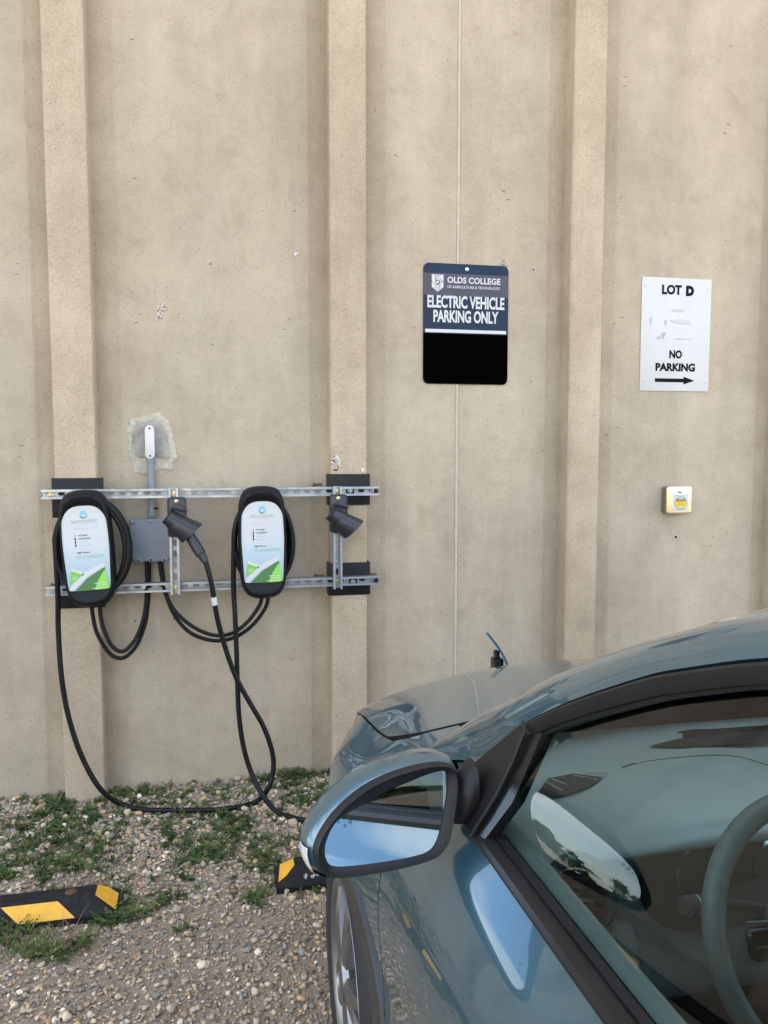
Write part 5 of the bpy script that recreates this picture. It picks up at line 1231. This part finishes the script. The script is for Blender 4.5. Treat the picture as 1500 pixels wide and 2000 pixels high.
# ------------------------------------------------------------------ gravel: pebbles as one heap of stuff
def ico(sub):
    bm = bmesh.new(); bmesh.ops.create_icosphere(bm, subdivisions=sub, radius=1); bm.verts.ensure_lookup_table()
    v = np.array([q.co[:] for q in bm.verts]); f = np.array([[q.index for q in p.verts] for p in bm.faces]); bm.free(); return v, f
PAL = np.array([(.30, .27, .235), (.23, .215, .20), (.38, .345, .295), (.145, .145, .15), (.33, .26, .185), (.27, .215, .165), (.46, .43, .39), (.19, .175, .155), (.36, .305, .22), (.20, .205, .22), (.56, .54, .50), (.32, .225, .165), (.25, .245, .235), (.12, .105, .095)])
PWT = np.array([12, 12, 10, 7, 7, 7, 5, 10, 6, 7, 2.4, 3, 9, 5.]); PWT /= PWT.sum()
def keep_off(x, y):
    r = np.ones(len(x), bool)
    for (xa, xb, ya, yb) in ((s1.x-1.85, s1.x+0.0, s1.y-.03, s1.y+.14), (s2.x, s2.x+1.84, s2.y-.0, s2.y+.165)): r &= ~((x > xa) & (x < xb) & (y > ya) & (y < yb))
    for k in (4, 5, 6): r &= ~((x > PIL[k][0]-.002) & (x < PIL[k][1]+.002) & (y > -PD-.003))
    return r & (y < -0.004)
def bare(x, y):
    """sandier strip between the stops and the driving lane"""
    return np.clip(0.5+0.5*np.sin(2.1*x+1.7*y+.6)*np.sin(3.3*y-1.2*x+2.0), 0, 1)
def pebbles(n, rmin, rmax, sub, seed, region, sandy, flatten=(0.45, 0.8), sink=0.30):
    g_ = np.random.default_rng(seed); bv, bf = ico(sub)
    x = g_.uniform(region[0], region[1], n); y = g_.uniform(region[2], region[3], n)
    k = keep_off(x, y) & (g_.random(n) > sandy*bare(x, y)*(y < -0.95)); x, y = x[k], y[k]; n = len(x)
    r = rmin*(rmax/rmin)**(g_.random(n)**1.7)
    nvar = 14; vars_ = []
    for q in range(nvar):
        d = g_.normal(size=(8, 3)); d /= np.linalg.norm(d, axis=1)[:, None]; v = bv.copy()
        for dd, cut in zip(d, g_.uniform(.38, .80, 8)):
            pr = v@dd; v = v-np.outer(np.maximum(0, pr-cut), dd)*0.9
        v = v*(1+g_.normal(0, .05, (len(v), 1))); vars_.append(v)
    B = np.array(vars_)[g_.integers(0, nvar, n)]
    sc = np.stack([np.ones(n), g_.uniform(.6, .95, n), g_.uniform(*flatten, n)], 1)*r[:, None]
    B = B*sc[:, None, :]
    a, t1, t2 = g_.uniform(0, 6.283, n), g_.normal(0, .28, n), g_.normal(0, .28, n)
    X, Y, Z = B[..., 0], B[..., 1], B[..., 2]
    Y, Z = Y*np.cos(t1)[:, None]-Z*np.sin(t1)[:, None], Y*np.sin(t1)[:, None]+Z*np.cos(t1)[:, None]
    X, Z = X*np.cos(t2)[:, None]-Z*np.sin(t2)[:, None], X*np.sin(t2)[:, None]+Z*np.cos(t2)[:, None]
    X, Y = X*np.cos(a)[:, None]-Y*np.sin(a)[:, None], X*np.sin(a)[:, None]+Y*np.cos(a)[:, None]
    V = np.stack([X+x[:, None], Y+y[:, None], Z+(gz(x, y)+sc[:, 2]*(1-2*sink*g_.random(n)))[:, None]], 2)
    F_ = (bf[None]+(np.arange(n)*len(bv))[:, None, None]).reshape(-1, 3)
    c_ = PAL[g_.choice(len(PAL), n, p=PWT)]*g_.uniform(.75, 1.2, (n, 1))*PEB
    C = np.repeat(c_, len(bv), 0); return V.reshape(-1, 3), F_, C
PEB = np.array([1.56, 1.38, 1.12])
REG = (-1.35, 0.95, -2.75, 0.0)
parts_ = [pebbles(62000, .0020, .0058, 1, 1, REG, .15), pebbles(27000, .0050, .0120, 2, 2, REG, .22), pebbles(2300, .0110, .0205, 2, 3, REG, .42), pebbles(7000, .006, .016, 1, 4, (-4, 5, -5.5, 0), 0.3), pebbles(2600, .007, .015, 2, 6, (-1.35, .7, -.75, 0), .0), pebbles(330, .014, .026, 2, 5, (-1.2, .6, -.55, 0), 0)]
off_ = 0; VV, FF, CC_ = [], [], []
for v, f, c_ in parts_: VV.append(v); FF.append(f+off_); CC_.append(c_); off_ += len(v)
o = npmesh('gravel', np.concatenate(VV), np.concatenate(FF), 3, 'stone', np.concatenate(CC_)); o['kind'] = 'stuff'

# ------------------------------------------------------------------ weeds, grass and dry stalks
LV, LF, LC = [], [], []; DV, DF, DC = [], [], []
r4 = random.Random(21)
GREENS = [(.085, .14, .038), (.115, .175, .052), (.145, .20, .065), (.078, .115, .042), (.19, .20, .08)]
def leaf_at(p, d, up_, l, w_, col):
    s_ = d.cross(up_); s_ = s_.normalized() if s_.length > 1e-6 else Vector((1, 0, 0)); o = len(LV)
    for q in (p, p+d*l*.35+s_*w_-up_*l*.02, p+d*l*.75+s_*w_*.75+up_*l*.02, p+d*l, p+d*l*.75-s_*w_*.75+up_*l*.02, p+d*l*.35-s_*w_-up_*l*.02, p+d*l*.5+up_*l*.14): LV.append(tuple(q)); LC.append(col)
    for k in range(6): LF.append((o+k, o+(k+1) % 6, o+6))
def blade(V, Fc, Cc, p, d, l, w_, col, droop):
    s_ = d.cross(Vector((0, 0, 1))); s_ = s_.normalized() if s_.length > 1e-3 else Vector((1, 0, 0)); prev = None; q = Vector(p); dd = Vector(d)
    for k in range(5):
        ww = w_*(1-k/4.6); a, b_ = q-s_*ww, q+s_*ww; V += [tuple(a), tuple(b_)]; Cc += [col, col]
        if prev is not None: Fc += [(prev, prev+1, len(V)-1), (prev, len(V)-1, len(V)-2)]
        prev = len(V)-2; q = q+dd*(l/4); dd = (dd+Vector((0, 0, -droop))).normalized()
def weed(x, y, size, n):
    z = float(gz(x, y))+0.004; base = Vector((x, y, z)); tone = r4.choice(GREENS); tv = r4.uniform(.7, 1.25)
    for _ in range(n):
        a = r4.uniform(0, 6.283); el = r4.uniform(.15, 1.2); d = Vector((math.cos(a)*math.cos(el), math.sin(a)*math.cos(el), math.sin(el))); L_ = size*r4.uniform(.5, 1.2); q = Vector(base); m_ = r4.randint(5, 9)
        blade(LV, LF, LC, q, d, L_, .0009, tuple(c*.8 for c in tone), .12)
        dd = Vector(d)
        for k in range(m_):
            q = q+dd*(L_/m_); dd = (dd+Vector((r4.uniform(-.15, .15), r4.uniform(-.15, .15), -.10))).normalized()
            for sgn in (1, -1):
                ld = (dd*.5+dd.cross(Vector((0, 0, 1)))*sgn*r4.uniform(.6, 1.1)+Vector((0, 0, r4.uniform(-.1, .5)))).normalized(); up_ = Vector((r4.uniform(-.5, .5), r4.uniform(-.5, .5), 1)).normalized()
                col = tuple(min(1, c*tv*r4.uniform(.75, 1.3)) for c in tone); leaf_at(q, ld, up_, r4.uniform(.005, .012)*(0.7+size*6), r4.uniform(.0018, .0038)*(0.7+size*6), col)
def wp(px, py): q = atz(px, py, 0.01); return q.x, q.y
ZONES = [(330, 520, 1588, 1690, 80, .045), (240, 640, 1520, 1600, 75, .038), (555, 640, 1500, 1570, 40, .045), (20, 230, 1595, 1690, 70, .040), (100, 205, 1560, 1600, 26, .045), (0, 140, 1640, 1730, 55, .042), (370, 450, 1640, 1690, 22, .045), (180, 245, 1760, 1800, 13, .055), (0, 160, 1812, 1865, 36, .055), (465, 505, 1738, 1765, 9, .045), (240, 300, 1760, 1790, 10, .035), (590, 650, 1590, 1670, 16, .035), (0, 640, 1535, 1740, 260, .024), (210, 640, 1515, 1575, 70, .03), (0, 640, 1580, 1700, 120, .032), (345, 375, 1795, 1812, 3, .03), (180, 420, 1690, 1760, 26, .03), (520, 640, 1640, 1690, 8, .03)]
for (xa, xb, ya, yb, n, sz) in ZONES:
    cl = [(r4.uniform(xa, xb), r4.uniform(ya, yb)) for _ in range(max(3, n//6))]
    for _ in range(n):
        cxx, cyy = r4.choice(cl); px = min(max(r4.gauss(cxx, (xb-xa)*.06+4), xa-5), xb+5); py = min(max(r4.gauss(cyy, (yb-ya)*.08+3), ya), yb); x, y = wp(px, py)
        if y > -0.015: y = -0.015-r4.random()*.03
        if PIL[4][0] < x < PIL[4][1] and y > -PD-.01: y = -PD-.02
        weed(x, y, sz*r4.uniform(.6, 1.25), r4.randint(4, 8))
# the same weeds go on along the wall out of the picture
for _ in range(160):
    x = r4.uniform(-3.5, 4.5); y = -0.02-abs(r4.gauss(0, .28))
    if -1.05 < x < .5: continue
    weed(x, y, .04*r4.uniform(.6, 1.2), r4.randint(4, 7))
for (xa, xb, ya, yb, n, l) in ((0, 150, 1800, 1870, 240, .07), (60, 260, 1690, 1755, 130, .06), (330, 620, 1640, 1700, 90, .06), (150, 240, 1620, 1700, 60, .06), (0, 640, 1560, 1740, 150, .05)):
    for _ in range(n):
        x, y = wp(r4.uniform(xa, xb), r4.uniform(ya, yb)); a = r4.uniform(0, 6.283); el = r4.uniform(.25, 1.3)
        if y > -.02: continue
        d = Vector((math.cos(a)*math.cos(el), math.sin(a)*math.cos(el), math.sin(el))); p = Vector((x, y, float(gz(x, y))+.003))
        if r4.random() < .48: blade(LV, LF, LC, p, d, l*r4.uniform(.5, 1.3), .0013, tuple(c*r4.uniform(.8, 1.2) for c in (.09, .13, .04)), .25)
        else: blade(DV, DF, DC, p, d, l*r4.uniform(.5, 1.5), .0011, tuple(c*r4.uniform(.7, 1.2) for c in (.33, .26, .15)), .22)
o = npmesh('weeds', np.array(LV), np.array(LF), 3, 'leaf', np.array(LC), False); o['kind'] = 'stuff'
o = npmesh('dry_grass', np.array(DV), np.array(DF), 3, 'dry', np.array(DC), False); o['kind'] = 'stuff'

# ------------------------------------------------------------------ far side of the lot, seen only in the mirrors and panes
TV, TF, TC = [], [], []
g5 = np.random.default_rng(9)
for k in range(90):
    x = -200+k*4.6+g5.uniform(-2, 2); y = -165+g5.uniform(-12, 12); h = g5.uniform(7, 13); n = 420
    th = g5.uniform(0, 6.283, n); rr0 = np.sqrt(g5.random(n))*h*.34; zz = h*(.02+.98*g5.random(n)**.9); sh_ = np.sqrt(np.clip(1.10-zz/h, .05, 1)); px_, py_ = x+rr0*np.cos(th)*sh_, y+rr0*np.sin(th)*sh_
    for a, b_, c_ in zip(px_, py_, zz):
        o_ = len(TV); s_ = g5.uniform(.7, 1.5); d1_, d2_ = g5.normal(size=3), g5.normal(size=3); TV += [(a, b_, c_), tuple(np.array((a, b_, c_))+d1_*s_*.6), tuple(np.array((a, b_, c_))+d2_*s_*.6)]; TF.append((o_, o_+1, o_+2)); TC += [tuple(np.array((.045, .075, .028))*g5.uniform(.6, 1.4))]*3
o = npmesh('far_trees', np.array(TV), np.array(TF), 3, 'leaf', np.array(TC), False); o['kind'] = 'stuff'
